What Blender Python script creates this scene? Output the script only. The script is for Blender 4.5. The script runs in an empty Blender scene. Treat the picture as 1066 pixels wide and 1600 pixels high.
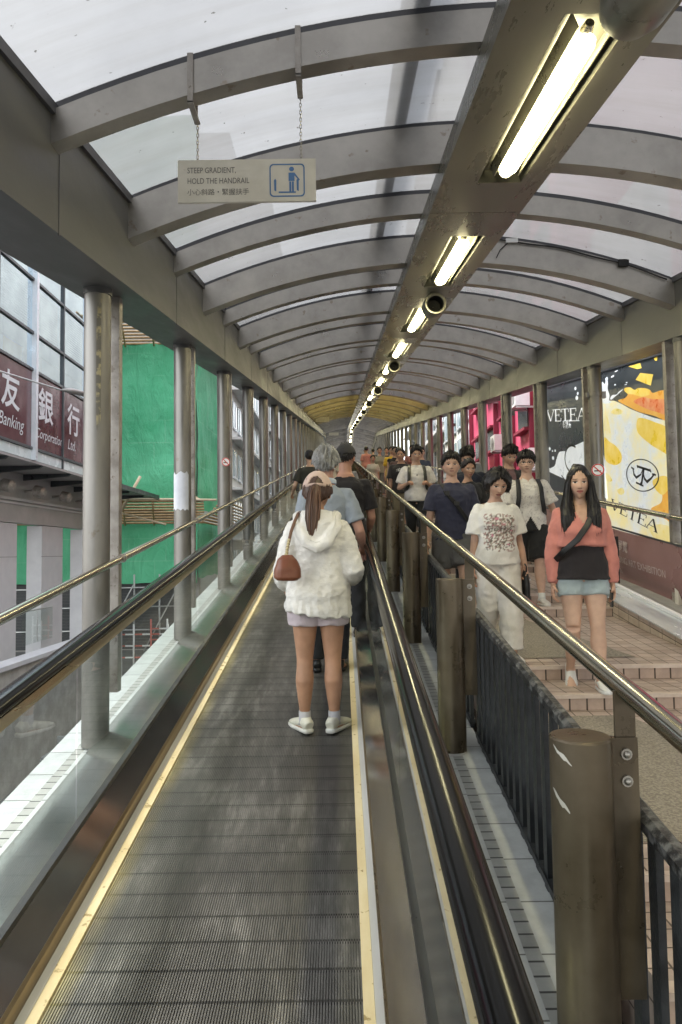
import bpy, math, random
import numpy as np
from mathutils import Vector, Matrix, noise as mnoise
random.seed(7)
D = bpy.data
SC = bpy.context.scene
COL = SC.collection
R = math.radians

# ------------------------------------------------------------------ camera
EYE = 1.76
cam_d = D.cameras.new('camera'); cam = D.objects.new('camera', cam_d); COL.objects.link(cam)
cam_d.sensor_width = 36; cam_d.sensor_fit = 'AUTO'
cam_d.lens = 1100 / 1600 * 36
cam_d.clip_start = .05; cam_d.clip_end = 800
PITCH, ROLL = R(3.28), -.014
fw = Vector((0, math.cos(PITCH), math.sin(PITCH)))
up0 = Vector((0, -math.sin(PITCH), math.cos(PITCH))); rt0 = Vector((1, 0, 0))
rt = rt0 * math.cos(ROLL) + up0 * math.sin(ROLL); upv = up0 * math.cos(ROLL) - rt0 * math.sin(ROLL)
cam.matrix_world = Matrix(((rt.x, upv.x, -fw.x, 0), (rt.y, upv.y, -fw.y, 0), (rt.z, upv.z, -fw.z, EYE), (0, 0, 0, 1)))
SC.camera = cam

# ------------------------------------------------------------------ world, sun, exposure
SUN_EL, SUN_AZ = R(62), R(-70)
w = D.worlds.new('World'); SC.world = w; w.use_nodes = True
nt = w.node_tree; nt.nodes.clear()
sky = nt.nodes.new('ShaderNodeTexSky'); sky.sky_type = 'NISHITA'; sky.sun_disc = False
sky.sun_elevation = SUN_EL; sky.sun_rotation = SUN_AZ; sky.air_density = 1.6; sky.dust_density = 1.5
hs = nt.nodes.new('ShaderNodeHueSaturation'); hs.inputs['Saturation'].default_value = .22
bg = nt.nodes.new('ShaderNodeBackground'); bg.inputs['Strength'].default_value = .15
wo = nt.nodes.new('ShaderNodeOutputWorld')
nt.links.new(sky.outputs[0], hs.inputs['Color']); nt.links.new(hs.outputs[0], bg.inputs[0]); nt.links.new(bg.outputs[0], wo.inputs[0])
sl = D.lights.new('sun', 'SUN'); sl.energy = 1.3; sl.angle = R(20); sl.color = (1, .95, .87)
so = D.objects.new('sun', sl); COL.objects.link(so)
sdir = Vector((math.sin(SUN_AZ) * math.cos(SUN_EL), math.cos(SUN_AZ) * math.cos(SUN_EL), math.sin(SUN_EL)))
so.rotation_euler = sdir.to_track_quat('Z', 'Y').to_euler(); so.location = (0, 0, 40)
SC.view_settings.view_transform = 'Standard'; SC.view_settings.look = 'None'
SC.view_settings.exposure = 2.45; SC.view_settings.gamma = 1
SC.cycles.use_denoising = True
SC.cycles.max_bounces = 9; SC.cycles.diffuse_bounces = 4; SC.cycles.glossy_bounces = 4
SC.cycles.transmission_bounces = 6; SC.cycles.transparent_max_bounces = 14
SC.cycles.sample_clamp_indirect = 6; SC.cycles.caustics_reflective = False; SC.cycles.caustics_refractive = False

# ------------------------------------------------------------------ the walk's slope
SL = .1489          # rise per metre
YB = 65.0           # where it levels out
def zi(y): return SL * min(y, YB)
def W(x, y, h): return Vector((x, y, zi(y) + h))

# ------------------------------------------------------------------ mesh helper
class MB:
    def __init__(s): s.v = []; s.f = []; s.uv = []; s.c = []
    def face(s, pts, uv=None):
        n = len(s.v); s.v += [tuple(p) for p in pts]; s.f.append(tuple(range(n, n + len(pts)))); s.uv.append(uv)
    def quads(s, grid, closed_u=False):
        n = len(s.v); a = len(grid); b = len(grid[0])
        for row in grid: s.v += [tuple(p) for p in row]
        for i in range(a - 1):
            for j in range(b if closed_u else b - 1):
                j2 = (j + 1) % b
                s.f.append((n + i * b + j, n + i * b + j2, n + (i + 1) * b + j2, n + (i + 1) * b + j)); s.uv.append(None)
        return n
    def ring_cap(s, n, b, flip=False):
        ids = tuple(range(n, n + b)); s.f.append(ids if flip else ids[::-1]); s.uv.append(None)
    def box(s, x0, x1, y0, y1, z0, z1, slope=0.0, bev=0):
        # slope shears the box along y
        def q(x, y, z): return (x, y, z + slope * (y - y0))
        a = [q(x0, y0, z0), q(x1, y0, z0), q(x1, y1, z0), q(x0, y1, z0), q(x0, y0, z1), q(x1, y0, z1), q(x1, y1, z1), q(x0, y1, z1)]
        n = len(s.v); s.v += a
        for f in ((0, 3, 2, 1), (4, 5, 6, 7), (0, 1, 5, 4), (1, 2, 6, 5), (2, 3, 7, 6), (3, 0, 4, 7)):
            s.f.append(tuple(n + i for i in f)); s.uv.append(None)
    def prism(s, pts, off):
        # closed polygon pts (3d) pushed by the vector off
        off = Vector(off); a = [Vector(p) for p in pts]; b = [p + off for p in a]; m = len(a); n = len(s.v)
        s.v += [tuple(p) for p in a + b]
        s.f.append(tuple(range(n + m - 1, n - 1, -1))); s.uv.append(None); s.f.append(tuple(range(n + m, n + 2 * m))); s.uv.append(None)
        for i in range(m):
            j = (i + 1) % m; s.f.append((n + i, n + j, n + m + j, n + m + i)); s.uv.append(None)
    def sweep(s, prof, ys, cap=True):
        # prof: closed list of (x, h) swept along the walk
        n = s.quads([[W(x, y, h) for x, h in prof] for y in ys], True); b = len(prof)
        if cap: s.ring_cap(n, b, True); s.ring_cap(n + b * (len(ys) - 1), b)
    def tube(s, path, rad, seg=12, cap=True, ref=None, power=2.0):
        path = [Vector(p) for p in path]; m = len(path)
        if not isinstance(rad, (list, tuple)): rad = [rad] * m
        rows = []; prev = None
        for i, p in enumerate(path):
            t = (path[min(i + 1, m - 1)] - path[max(i - 1, 0)]).normalized()
            if prev is None:
                a = Vector(ref) if ref is not None else (Vector((1, 0, 0)) if abs(t.x) < .9 else Vector((0, 1, 0)))
            else: a = prev
            a = (a - t * a.dot(t)).normalized(); prev = a; b = t.cross(a)
            r = rad[i]; ra, rb = r if isinstance(r, (tuple, list)) else (r, r)
            row = []
            for k in range(seg):
                th = 2 * math.pi * k / seg; c_, s_ = math.cos(th), math.sin(th)
                if power != 2.0:
                    c_ = math.copysign(abs(c_) ** (2 / power), c_); s_ = math.copysign(abs(s_) ** (2 / power), s_)
                row.append(p + a * (ra * c_) + b * (rb * s_))
            rows.append(row)
        n = s.quads(rows, True)
        if cap: s.ring_cap(n, seg); s.ring_cap(n + seg * (m - 1), seg, True)
    def ball(s, c, r, nu=12, nv=8):
        c = Vector(c); r = r if isinstance(r, (tuple, list)) else (r, r, r)
        rows = []
        for i in range(nv + 1):
            ph = -math.pi / 2 + math.pi * min(max(i / nv, .004), .996)
            rows.append([c + Vector((r[0] * math.cos(ph) * math.cos(2 * math.pi * j / nu), r[1] * math.cos(ph) * math.sin(2 * math.pi * j / nu), r[2] * math.sin(ph))) for j in range(nu)])
        n = s.quads(rows, True); s.ring_cap(n, nu); s.ring_cap(n + nu * nv, nu, True)
    def disc(s, c, r, axis, nseg=20):
        c = Vector(c); axis = Vector(axis).normalized(); a = axis.orthogonal().normalized(); b = axis.cross(a)
        s.face([c + a * (r * math.cos(2 * math.pi * k / nseg)) + b * (r * math.sin(2 * math.pi * k / nseg)) for k in range(nseg)])
    def build(s, name, mat, parent=None, smooth=False, loc=None, angle=None, local=False):
        me = D.meshes.new(name)
        if loc is None and parent is None:
            a = np.array(s.v); loc = Vector(((a[:, 0].min() + a[:, 0].max()) / 2, (a[:, 1].min() + a[:, 1].max()) / 2, a[:, 2].min()))
        off = Vector((0, 0, 0))
        if not local:
            off = root_loc(parent) if parent is not None else Vector(loc)
        vv = [(x - off.x, y - off.y, z - off.z) for x, y, z in s.v]
        me.from_pydata(vv, [], s.f)
        if any(u is not None for u in s.uv):
            ul = me.uv_layers.new(name='UVMap')
            for p, u in zip(me.polygons, s.uv):
                if u is not None:
                    for li, c in zip(p.loop_indices, u): ul.data[li].uv = c
        if mat is not None: me.materials.append(mat)
        if smooth:
            me.polygons.foreach_set('use_smooth', [True] * len(me.polygons))
            if angle: me.set_sharp_from_angle(angle=R(angle))
        o = D.objects.new(name, me); COL.objects.link(o)
        if parent is not None: o.parent = parent
        else: o.location = loc
        return o

def root_loc(o):
    l = Vector((0, 0, 0))
    while o is not None: l += o.location; o = o.parent
    return l
def tag(o, label=None, cat=None, group=None, kind=None):
    if label: o['label'] = label
    if cat: o['category'] = cat
    if group: o['group'] = group
    if kind: o['kind'] = kind
    return o
def thing(name, loc, label, cat, group=None, rz=0):
    o = D.objects.new(name, None); COL.objects.link(o); o.location = loc; o.rotation_euler = (0, 0, rz); o.empty_display_size = .1
    return tag(o, label, cat, group)
def copy_tree(o, parent=None):
    c = o.copy(); COL.objects.link(c); c.parent = parent
    for ch in list(o.children): copy_tree(ch, c)
    return c
def text_faces(body, size, font=None, squash=1.0, bold=0.0):
    cu = D.curves.new('lettering', 'FONT'); cu.body = body; cu.size = size; cu.resolution_u = 3; cu.align_x = 'LEFT'
    cu.offset = bold
    ob = D.objects.new('lettering', cu); COL.objects.link(ob)
    dg = bpy.context.evaluated_depsgraph_get(); dg.update()
    me = ob.evaluated_get(dg).to_mesh()
    v = [(a.co.x * squash, a.co.y) for a in me.vertices]; f = [tuple(p.vertices) for p in me.polygons]
    ob.evaluated_get(dg).to_mesh_clear(); D.objects.remove(ob); D.curves.remove(cu)
    return v, f
def put_text(mb, body, size, fn, squash=1.0, bold=0.0):
    # fn maps the text's (x, y) to 3-d
    v, f = text_faces(body, size, None, squash, bold); n = len(mb.v)
    mb.v += [tuple(fn(x, y)) for x, y in v]
    for q in f: mb.f.append(tuple(n + i for i in q)); mb.uv.append(None)
    return (max(x for x, y in v) if v else 0)

# ------------------------------------------------------------------ materials
def new_mat(name):
    m = D.materials.new(name); m.use_nodes = True; t = m.node_tree; t.nodes.clear()
    o = t.nodes.new('ShaderNodeOutputMaterial'); return m, t, o
def N(t, k, **kw):
    n = t.nodes.new(k)
    for a, b in kw.items():
        if a in n.inputs: n.inputs[a].default_value = b
        else: setattr(n, a, b)
    return n
def L(t, a, b): t.links.new(a, b)
def rgb(c): return (c[0], c[1], c[2], 1)
def coords(t, stretch=(1, 1, 1), rand=True, kind='Object'):
    tc = N(t, 'ShaderNodeTexCoord'); mp = N(t, 'ShaderNodeMapping'); mp.inputs['Scale'].default_value = stretch
    L(t, tc.outputs[kind], mp.inputs['Vector'])
    if rand:
        oi = N(t, 'ShaderNodeObjectInfo'); mu = N(t, 'ShaderNodeMath', operation='MULTIPLY'); mu.inputs[1].default_value = 37
        L(t, oi.outputs['Random'], mu.inputs[0]); L(t, mu.outputs[0], mp.inputs['Location'])
    return mp.outputs[0]
def ramp(t, fac, stops):
    r = N(t, 'ShaderNodeValToRGB'); e = r.color_ramp.elements
    e[0].position, e[0].color = stops[0][0], rgb(stops[0][1]); e[1].position, e[1].color = stops[-1][0], rgb(stops[-1][1])
    for p, c in stops[1:-1]: q = e.new(p); q.color = rgb(c)
    L(t, fac, r.inputs[0]); return r.outputs[0]
def noise_tex(t, vec, scale, detail=5, rough=.6, dist=0):
    n = N(t, 'ShaderNodeTexNoise'); n.inputs['Scale'].default_value = scale; n.inputs['Detail'].default_value = detail
    n.inputs['Roughness'].default_value = rough; n.inputs['Distortion'].default_value = dist; L(t, vec, n.inputs['Vector']); return n.outputs[0]
def bump(t, h, strength, dist=.01):
    b = N(t, 'ShaderNodeBump'); b.inputs['Strength'].default_value = strength; b.inputs['Distance'].default_value = dist
    L(t, h, b.inputs['Height']); return b.outputs[0]
def pm(name, c1, c2=None, rough=.5, metal=0, scale=5, stretch=(1, 1, 1), lo=.38, hi=.66, bmp=0, bscale=60, bstretch=(1, 1, 1), rvar=.15, spot=None, spot_scale=30, spot_lo=.66, rand=True):
    m, t, o = new_mat(name); p = N(t, 'ShaderNodeBsdfPrincipled'); L(t, p.outputs[0], o.inputs[0])
    v = coords(t, stretch, rand); n = noise_tex(t, v, scale, 7, .62)
    c = ramp(t, n, [(lo, c1), (hi, c2 or c1)])
    if spot:
        v3 = coords(t, (1, 1, 1), rand); n3 = noise_tex(t, v3, spot_scale, 4, .55)
        k = N(t, 'ShaderNodeMapRange'); k.inputs[1].default_value = spot_lo; k.inputs[2].default_value = spot_lo + .05; L(t, n3, k.inputs[0])
        mx = N(t, 'ShaderNodeMix', data_type='RGBA'); L(t, k.outputs[0], mx.inputs['Factor']); L(t, c, mx.inputs[6]); mx.inputs[7].default_value = rgb(spot); c = mx.outputs[2]
    L(t, c, p.inputs['Base Color'])
    mr = N(t, 'ShaderNodeMapRange'); mr.inputs[1].default_value = .3; mr.inputs[2].default_value = .7
    mr.inputs[3].default_value = max(.03, rough - rvar); mr.inputs[4].default_value = min(1, rough + rvar); L(t, n, mr.inputs[0]); L(t, mr.outputs[0], p.inputs['Roughness'])
    p.inputs['Metallic'].default_value = metal
    if bmp:
        v2 = coords(t, bstretch, rand); L(t, bump(t, noise_tex(t, v2, bscale, 6, .65), bmp), p.inputs['Normal'])
    return m
def tile_mat(name, c1, c2, grout, bw, bh, mortar, rough=.45, off=0.0, bmp=.4, dirt=.5):
    m, t, o = new_mat(name); p = N(t, 'ShaderNodeBsdfPrincipled'); L(t, p.outputs[0], o.inputs[0])
    tc = N(t, 'ShaderNodeTexCoord'); b = N(t, 'ShaderNodeTexBrick'); b.offset = off; b.squash = 1
    b.inputs['Scale'].default_value = 1; b.inputs['Brick Width'].default_value = bw; b.inputs['Row Height'].default_value = bh
    b.inputs['Mortar Size'].default_value = mortar; b.inputs['Mortar Smooth'].default_value = .1; b.inputs['Bias'].default_value = 0
    b.inputs['Color1'].default_value = rgb(c1); b.inputs['Color2'].default_value = rgb(c2); b.inputs['Mortar'].default_value = rgb(grout)
    L(t, tc.outputs['UV'], b.inputs['Vector'])
    n = noise_tex(t, tc.outputs['Object'], 7, 7, .65)
    k = ramp(t, n, [(.35, (1 - dirt * .6,) * 3), (.65, (1, 1, 1))])
    mx = N(t, 'ShaderNodeMix', data_type='RGBA', blend_type='MULTIPLY'); mx.inputs['Factor'].default_value = 1
    L(t, b.outputs['Color'], mx.inputs[6]); L(t, k, mx.inputs[7]); L(t, mx.outputs[2], p.inputs['Base Color'])
    p.inputs['Roughness'].default_value = rough
    iv = N(t, 'ShaderNodeMath', operation='SUBTRACT'); iv.inputs[0].default_value = 1; L(t, b.outputs['Fac'], iv.inputs[1])
    ad = N(t, 'ShaderNodeMath', operation='ADD'); n2 = noise_tex(t, tc.outputs['Object'], 90, 4, .6); mu = N(t, 'ShaderNodeMath', operation='MULTIPLY'); mu.inputs[1].default_value = .25
    L(t, n2, mu.inputs[0]); L(t, iv.outputs[0], ad.inputs[0]); L(t, mu.outputs[0], ad.inputs[1])
    L(t, bump(t, ad.outputs[0], bmp, .004), p.inputs['Normal']); return m
def glow(name, c, s):
    m, t, o = new_mat(name); e = N(t, 'ShaderNodeEmission'); e.inputs[0].default_value = rgb(c); e.inputs[1].default_value = s; L(t, e.outputs[0], o.inputs[0]); return m
def fresnel2(t, ior):
    # same reflectance from both sides of a thin sheet
    fr = N(t, 'ShaderNodeFresnel'); ge = N(t, 'ShaderNodeNewGeometry'); mr = N(t, 'ShaderNodeMapRange')
    mr.inputs[3].default_value = ior; mr.inputs[4].default_value = 1 / ior; L(t, ge.outputs['Backfacing'], mr.inputs[0]); L(t, mr.outputs[0], fr.inputs[0]); return fr
def thin_glass(name, tint, ior=1.5, base=.04, rough=.0, dirt=0.0, boost=1.0, refl=(1, 1, 1)):
    m, t, o = new_mat(name)
    tr = N(t, 'ShaderNodeBsdfTransparent'); tr.inputs[0].default_value = rgb(tint)
    gl = N(t, 'ShaderNodeBsdfGlossy'); gl.inputs['Roughness'].default_value = rough; gl.inputs[0].default_value = rgb(refl)
    fr = fresnel2(t, ior)
    mu = N(t, 'ShaderNodeMath', operation='MULTIPLY_ADD'); mu.inputs[1].default_value = boost; mu.inputs[2].default_value = base; mu.use_clamp = True; L(t, fr.outputs[0], mu.inputs[0])
    mx = N(t, 'ShaderNodeMixShader'); L(t, mu.outputs[0], mx.inputs[0]); L(t, tr.outputs[0], mx.inputs[1]); L(t, gl.outputs[0], mx.inputs[2])
    out = mx.outputs[0]
    if dirt:
        df = N(t, 'ShaderNodeBsdfDiffuse'); df.inputs[0].default_value = (.5, .52, .5, 1)
        n = noise_tex(t, coords(t, (1, 1, 1)), 3, 6, .7)
        mr = N(t, 'ShaderNodeMapRange'); mr.inputs[1].default_value = .4; mr.inputs[2].default_value = .75; mr.inputs[3].default_value = dirt * .3; mr.inputs[4].default_value = dirt; L(t, n, mr.inputs[0])
        m2 = N(t, 'ShaderNodeMixShader'); L(t, mr.outputs[0], m2.inputs[0]); L(t, out, m2.inputs[1]); L(t, df.outputs[0], m2.inputs[2]); out = m2.outputs[0]
    L(t, out, o.inputs[0]); return m

M = {}
M['beam'] = pm('painted_steel_beam', (.10, .10, .10), (.135, .134, .132), .45, .55, 3, (1, .25, 1), bmp=.05, bscale=25, rand=False)
M['rib'] = pm('dull_rib_steel', (.345, .325, .30), (.48, .455, .425), .40, .75, 3, bmp=.08, bscale=18, spot=(.30, .26, .22), spot_scale=9, spot_lo=.66)
M['gasket'] = pm('roof_gasket', (.06, .06, .07), (.09, .09, .1), .5)
M['column'] = pm('weathered_steel_pipe', (.15, .143, .132), (.25, .238, .22), .45, .72, 4, (1, 1, .3), bmp=.05, bscale=40, spot=(.16, .14, .115), spot_scale=7, spot_lo=.66)
M['post'] = pm('speckled_steel_channel', (.27, .245, .22), (.43, .40, .37), .48, .55, 9, bmp=.15, bscale=70, spot=(.22, .19, .165), spot_scale=28, spot_lo=.62)
M['peel'] = pm('peeling_paint', (.13, .12, .10), (.33, .29, .17), .55, .2, 12, lo=.48, hi=.56)
M['paper'] = pm('grey_paper', (.45, .46, .5), (.55, .56, .6), .8)
M['rail'] = pm('polished_rail', (.42, .39, .32), (.55, .52, .45), .2, 1, 8, (1, .1, 1), rvar=.06, rand=False)
M['bronze'] = pm('bronze_bollard_paint', (.088, .068, .043), (.128, .102, .07), .36, .45, 4, bmp=.05, bscale=70, spot=(.3, .28, .24), spot_scale=26, spot_lo=.73)
M['bolt'] = pm('bolt_steel', (.3, .28, .25), (.4, .38, .34), .35, .9)
M['iron'] = pm('black_iron_paint', (.012, .014, .017), (.03, .033, .037), .45, .2, 8, bmp=.25, bscale=45, spot=(.25, .25, .25), spot_scale=38, spot_lo=.74)
M['ironworn'] = pm('worn_black_paint', (.02, .02, .022), (.14, .14, .14), .5, .3, 26, lo=.46, hi=.6, bmp=.3, bscale=60)
M['rubber'] = pm('black_handrail_rubber', (.003, .003, .003), (.006, .006, .006), .17, 0, 3, (1, .2, 1), rvar=.06, rand=False)
M['rubber'].node_tree.nodes['Principled BSDF'].inputs['Specular IOR Level'].default_value = .24
M['seal'] = pm('black_seal', (.012, .012, .013), (.02, .02, .02), .4, rand=False)
M['guide'] = pm('brassy_steel_guide', (.70, .60, .40), (.8, .71, .52), .3, 1, 5, (1, .1, 1), rvar=.08, rand=False)
M['skirt'] = pm('stainless_skirt', (.42, .40, .38), (.52, .50, .48), .15, .96, 1.3, (1, .4, 1), rvar=.08, rand=False)
M['deck'] = pm('green_tinted_deck_steel', (.30, .35, .33), (.36, .42, .40), .14, .95, 1.5, (1, .3, 1), rvar=.05, rand=False)
M['trim'] = pm('bronze_trim', (.22, .16, .09), (.3, .23, .14), .35, .8, 4, (1, .1, 1), rand=False)
M['pale'] = pm('pale_plastic_strip', (.5, .48, .43), (.62, .6, .55), .5, 0, 3, (1, .3, 1), rand=False)
M['yellow'] = pm('yellow_edge_paint', (.68, .54, .29), (.80, .68, .43), .55, 0, 6, (1, .3, 1), bmp=.15, bscale=60, spot=(.38, .27, .11), spot_scale=20, spot_lo=.62, rand=False)
M['white_tile'] = tile_mat('white_ledge_tile', (.50, .515, .505), (.56, .575, .565), (.14, .14, .13), .3, 9, .004, .28, dirt=.35)
M['grey_tile'] = tile_mat('grey_mosaic_tile', (.36, .36, .33), (.43, .43, .40), (.06, .06, .055), .072, 9, .005, .4, dirt=.4)
M['stair_tile'] = tile_mat('pink_stair_tile', (.43, .325, .265), (.53, .425, .36), (.10, .07, .05), .112, .112, .004, .5, dirt=.55)
M['riser_tile'] = tile_mat('pink_riser_tile', (.46, .335, .265), (.55, .425, .35), (.07, .045, .03), .112, .25, .006, .5, dirt=.45)
M['nosing'] = pm('pale_nosing_tile', (.50, .40, .33), (.62, .52, .45), .5, 0, 9)
M['curb_tile'] = tile_mat('beige_curb_tile', (.48, .39, .30), (.56, .47, .38), (.09, .07, .05), .23, .075, .004, .5, dirt=.4)
M['exposed'] = pm('exposed_aggregate', (.17, .145, .11), (.34, .30, .24), .8, 0, 75, lo=.4, hi=.62, bmp=.4, bscale=120, rand=False)
M['concrete'] = pm('concrete', (.32, .31, .29), (.46, .45, .43), .8, 0, 3, bmp=.2, bscale=30, rand=False)
M['asphalt'] = pm('street_asphalt', (.085, .087, .085), (.16, .165, .16), .8, 0, 1.5, bmp=.2, bscale=60, rand=False)
M['slab'] = pm('pale_metal_coping', (.60, .64, .68), (.74, .77, .8), .22, .4, 2, (1, .3, 1), rand=False)
M['white_line'] = pm('white_road_paint', (.6, .6, .58), (.75, .75, .73), .7, rand=False)
M['yel_line'] = pm('yellow_road_paint', (.6, .45, .08), (.7, .55, .12), .7, rand=False)
M['lamp_beam'] = pm('olive_grey_beam_paint', (.20, .19, .155), (.27, .255, .21), .3, .5, 3, (1, .2, 1), bmp=.03, bscale=20, rand=False)
M['reflector'] = pm('lamp_reflector', (.42, .40, .30), (.5, .48, .38), .3, .7)
M['recess'] = pm('shade_dark_lining', (.045, .043, .034), (.065, .062, .05), .6, .2)  # shade put into the lining colour, keeps the lamp recess dark
M['tube'] = glow('lit_lamp_diffuser', (1, .90, .52), 9)
M['fan'] = pm('speaker_horn_paint', (.22, .21, .17), (.3, .29, .24), .35, .5)
M['black'] = pm('matt_black', (.008, .008, .008), (.015, .015, .015), .7)
M['signface'] = pm('aged_sign_face', (.60, .57, .50), (.70, .67, .60), .5, 0, 5, bmp=.03, spot=(.45, .42, .36), spot_scale=30, spot_lo=.7)
M['signtext'] = pm('grey_sign_ink', (.12, .115, .11), (.17, .165, .16), .6)
M['signblue'] = pm('blue_sign_ink', (.06, .16, .36), (.09, .2, .42), .5)
M['chain'] = pm('chain_steel', (.25, .23, .2), (.34, .32, .28), .4, .8)
M['red_ink'] = pm('red_ink', (.55, .03, .03), (.6, .05, .05), .5)
M['white_ink'] = pm('white_ink', (.8, .8, .8), (.85, .85, .85), .5)
M['black_ink'] = pm('black_ink', (.01, .01, .012), (.02, .02, .022), .5)
# roof glazing: milky sheet that lets daylight through
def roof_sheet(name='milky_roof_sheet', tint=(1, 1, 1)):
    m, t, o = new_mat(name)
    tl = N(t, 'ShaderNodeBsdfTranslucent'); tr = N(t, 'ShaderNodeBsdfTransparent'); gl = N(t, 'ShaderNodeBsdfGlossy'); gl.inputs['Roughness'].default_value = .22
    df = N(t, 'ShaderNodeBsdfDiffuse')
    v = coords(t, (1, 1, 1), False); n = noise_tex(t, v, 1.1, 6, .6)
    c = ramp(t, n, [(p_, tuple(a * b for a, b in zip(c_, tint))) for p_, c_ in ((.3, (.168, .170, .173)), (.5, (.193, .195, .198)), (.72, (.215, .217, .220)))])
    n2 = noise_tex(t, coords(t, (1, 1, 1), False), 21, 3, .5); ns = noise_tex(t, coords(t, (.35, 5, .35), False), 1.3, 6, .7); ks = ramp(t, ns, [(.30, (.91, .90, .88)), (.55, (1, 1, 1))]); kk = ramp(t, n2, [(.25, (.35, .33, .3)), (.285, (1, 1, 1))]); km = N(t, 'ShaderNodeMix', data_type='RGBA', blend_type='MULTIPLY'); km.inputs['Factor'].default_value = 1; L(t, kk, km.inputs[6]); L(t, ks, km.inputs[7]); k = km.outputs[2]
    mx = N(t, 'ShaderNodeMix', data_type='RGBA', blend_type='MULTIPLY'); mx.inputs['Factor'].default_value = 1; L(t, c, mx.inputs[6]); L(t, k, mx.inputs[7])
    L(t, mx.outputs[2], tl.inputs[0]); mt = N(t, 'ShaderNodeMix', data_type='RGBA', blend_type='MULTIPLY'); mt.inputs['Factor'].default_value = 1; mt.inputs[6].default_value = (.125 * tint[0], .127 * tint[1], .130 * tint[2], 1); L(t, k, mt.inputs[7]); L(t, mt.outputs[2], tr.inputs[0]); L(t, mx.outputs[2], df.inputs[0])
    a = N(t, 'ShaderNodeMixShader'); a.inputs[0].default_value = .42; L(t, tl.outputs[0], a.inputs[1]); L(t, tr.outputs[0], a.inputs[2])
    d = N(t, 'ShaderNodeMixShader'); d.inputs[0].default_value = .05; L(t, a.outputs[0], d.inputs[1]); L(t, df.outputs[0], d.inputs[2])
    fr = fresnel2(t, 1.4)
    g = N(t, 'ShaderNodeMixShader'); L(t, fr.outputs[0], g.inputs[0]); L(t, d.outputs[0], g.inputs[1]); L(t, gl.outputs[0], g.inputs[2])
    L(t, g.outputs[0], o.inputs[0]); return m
M['roof'] = roof_sheet(); M['roof_glow'] = roof_sheet('glow_tinted_roof_sheet', (1.5, 1.15, .35))  # far sheets carry the warm glow as an amber tint in their colour
M['glass'] = thin_glass('balustrade_glass', (.86, .91, .885), 1.5, .03, 0, .06)
M['ringglass'] = thin_glass('shopfront_glass', (.5, .62, .66), 1.5, .16, .02, .05)

# belt: worn grooved rubbery metal with yellow rubbed along its left side
def belt_mat():
    m, t, o = new_mat('grooved_pallet_metal'); p = N(t, 'ShaderNodeBsdfPrincipled'); L(t, p.outputs[0], o.inputs[0])
    tc = N(t, 'ShaderNodeTexCoord'); sp = N(t, 'ShaderNodeSeparateXYZ'); L(t, tc.outputs['UV'], sp.inputs[0])
    mp = N(t, 'ShaderNodeMapping'); mp.inputs['Scale'].default_value = (5, .9, 1); L(t, tc.outputs['UV'], mp.inputs[0])
    n = noise_tex(t, mp.outputs[0], 3.2, 8, .68)
    mp2 = N(t, 'ShaderNodeMapping'); mp2.inputs['Scale'].default_value = (1, 1, 1); L(t, tc.outputs['UV'], mp2.inputs[0])
    n1 = noise_tex(t, mp2.outputs[0], 1.6, 5, .6)
    ad = N(t, 'ShaderNodeMath', operation='MULTIPLY'); L(t, n, ad.inputs[0]); L(t, n1, ad.inputs[1])
    c = ramp(t, ad.outputs[0], [(.20, (.115, .110, .101)), (.28, (.16, .153, .140)), (.37, (.27, .258, .236))])
    # pallets: one worn tone each
    dv = N(t, 'ShaderNodeMath', operation='DIVIDE'); dv.inputs[1].default_value = .4; L(t, sp.outputs[1], dv.inputs[0])
    # cleat gaps across
    pm_ = N(t, 'ShaderNodeMath', operation='PINGPONG'); pm_.inputs[1].default_value = .068; L(t, sp.outputs[1], pm_.inputs[0])
    gp = N(t, 'ShaderNodeMapRange'); gp.inputs[1].default_value = .003; gp.inputs[2].default_value = .008; gp.inputs[3].default_value = .25; gp.inputs[4].default_value = 1; L(t, pm_.outputs[0], gp.inputs[0])
    mx = N(t, 'ShaderNodeMix', data_type='RGBA', blend_type='MULTIPLY'); mx.inputs['Factor'].default_value = 1; L(t, c, mx.inputs[6]); L(t, gp.outputs[0], mx.inputs[7])
    # rubbed yellow on the first ribs
    yr = N(t, 'ShaderNodeMapRange'); yr.inputs[1].default_value = .075; yr.inputs[2].default_value = .0; L(t, sp.outputs[0], yr.inputs[0])
    nm = N(t, 'ShaderNodeMapRange'); nm.inputs[1].default_value = .30; nm.inputs[2].default_value = .75; nm.inputs[4].default_value = .75; L(t, n1, nm.inputs[0])
    ym = N(t, 'ShaderNodeMath', operation='MULTIPLY'); L(t, yr.outputs[0], ym.inputs[0]); L(t, nm.outputs[0], ym.inputs[1])
    m2 = N(t, 'ShaderNodeMix', data_type='RGBA'); L(t, ym.outputs[0], m2.inputs['Factor']); L(t, mx.outputs[2], m2.inputs[6]); m2.inputs[7].default_value = (.52, .42, .13, 1)
    L(t, m2.outputs[2], p.inputs['Base Color']); p.inputs['Metallic'].default_value = .35; p.inputs['Roughness'].default_value = .48
    return m
M['belt'] = belt_mat()
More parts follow.
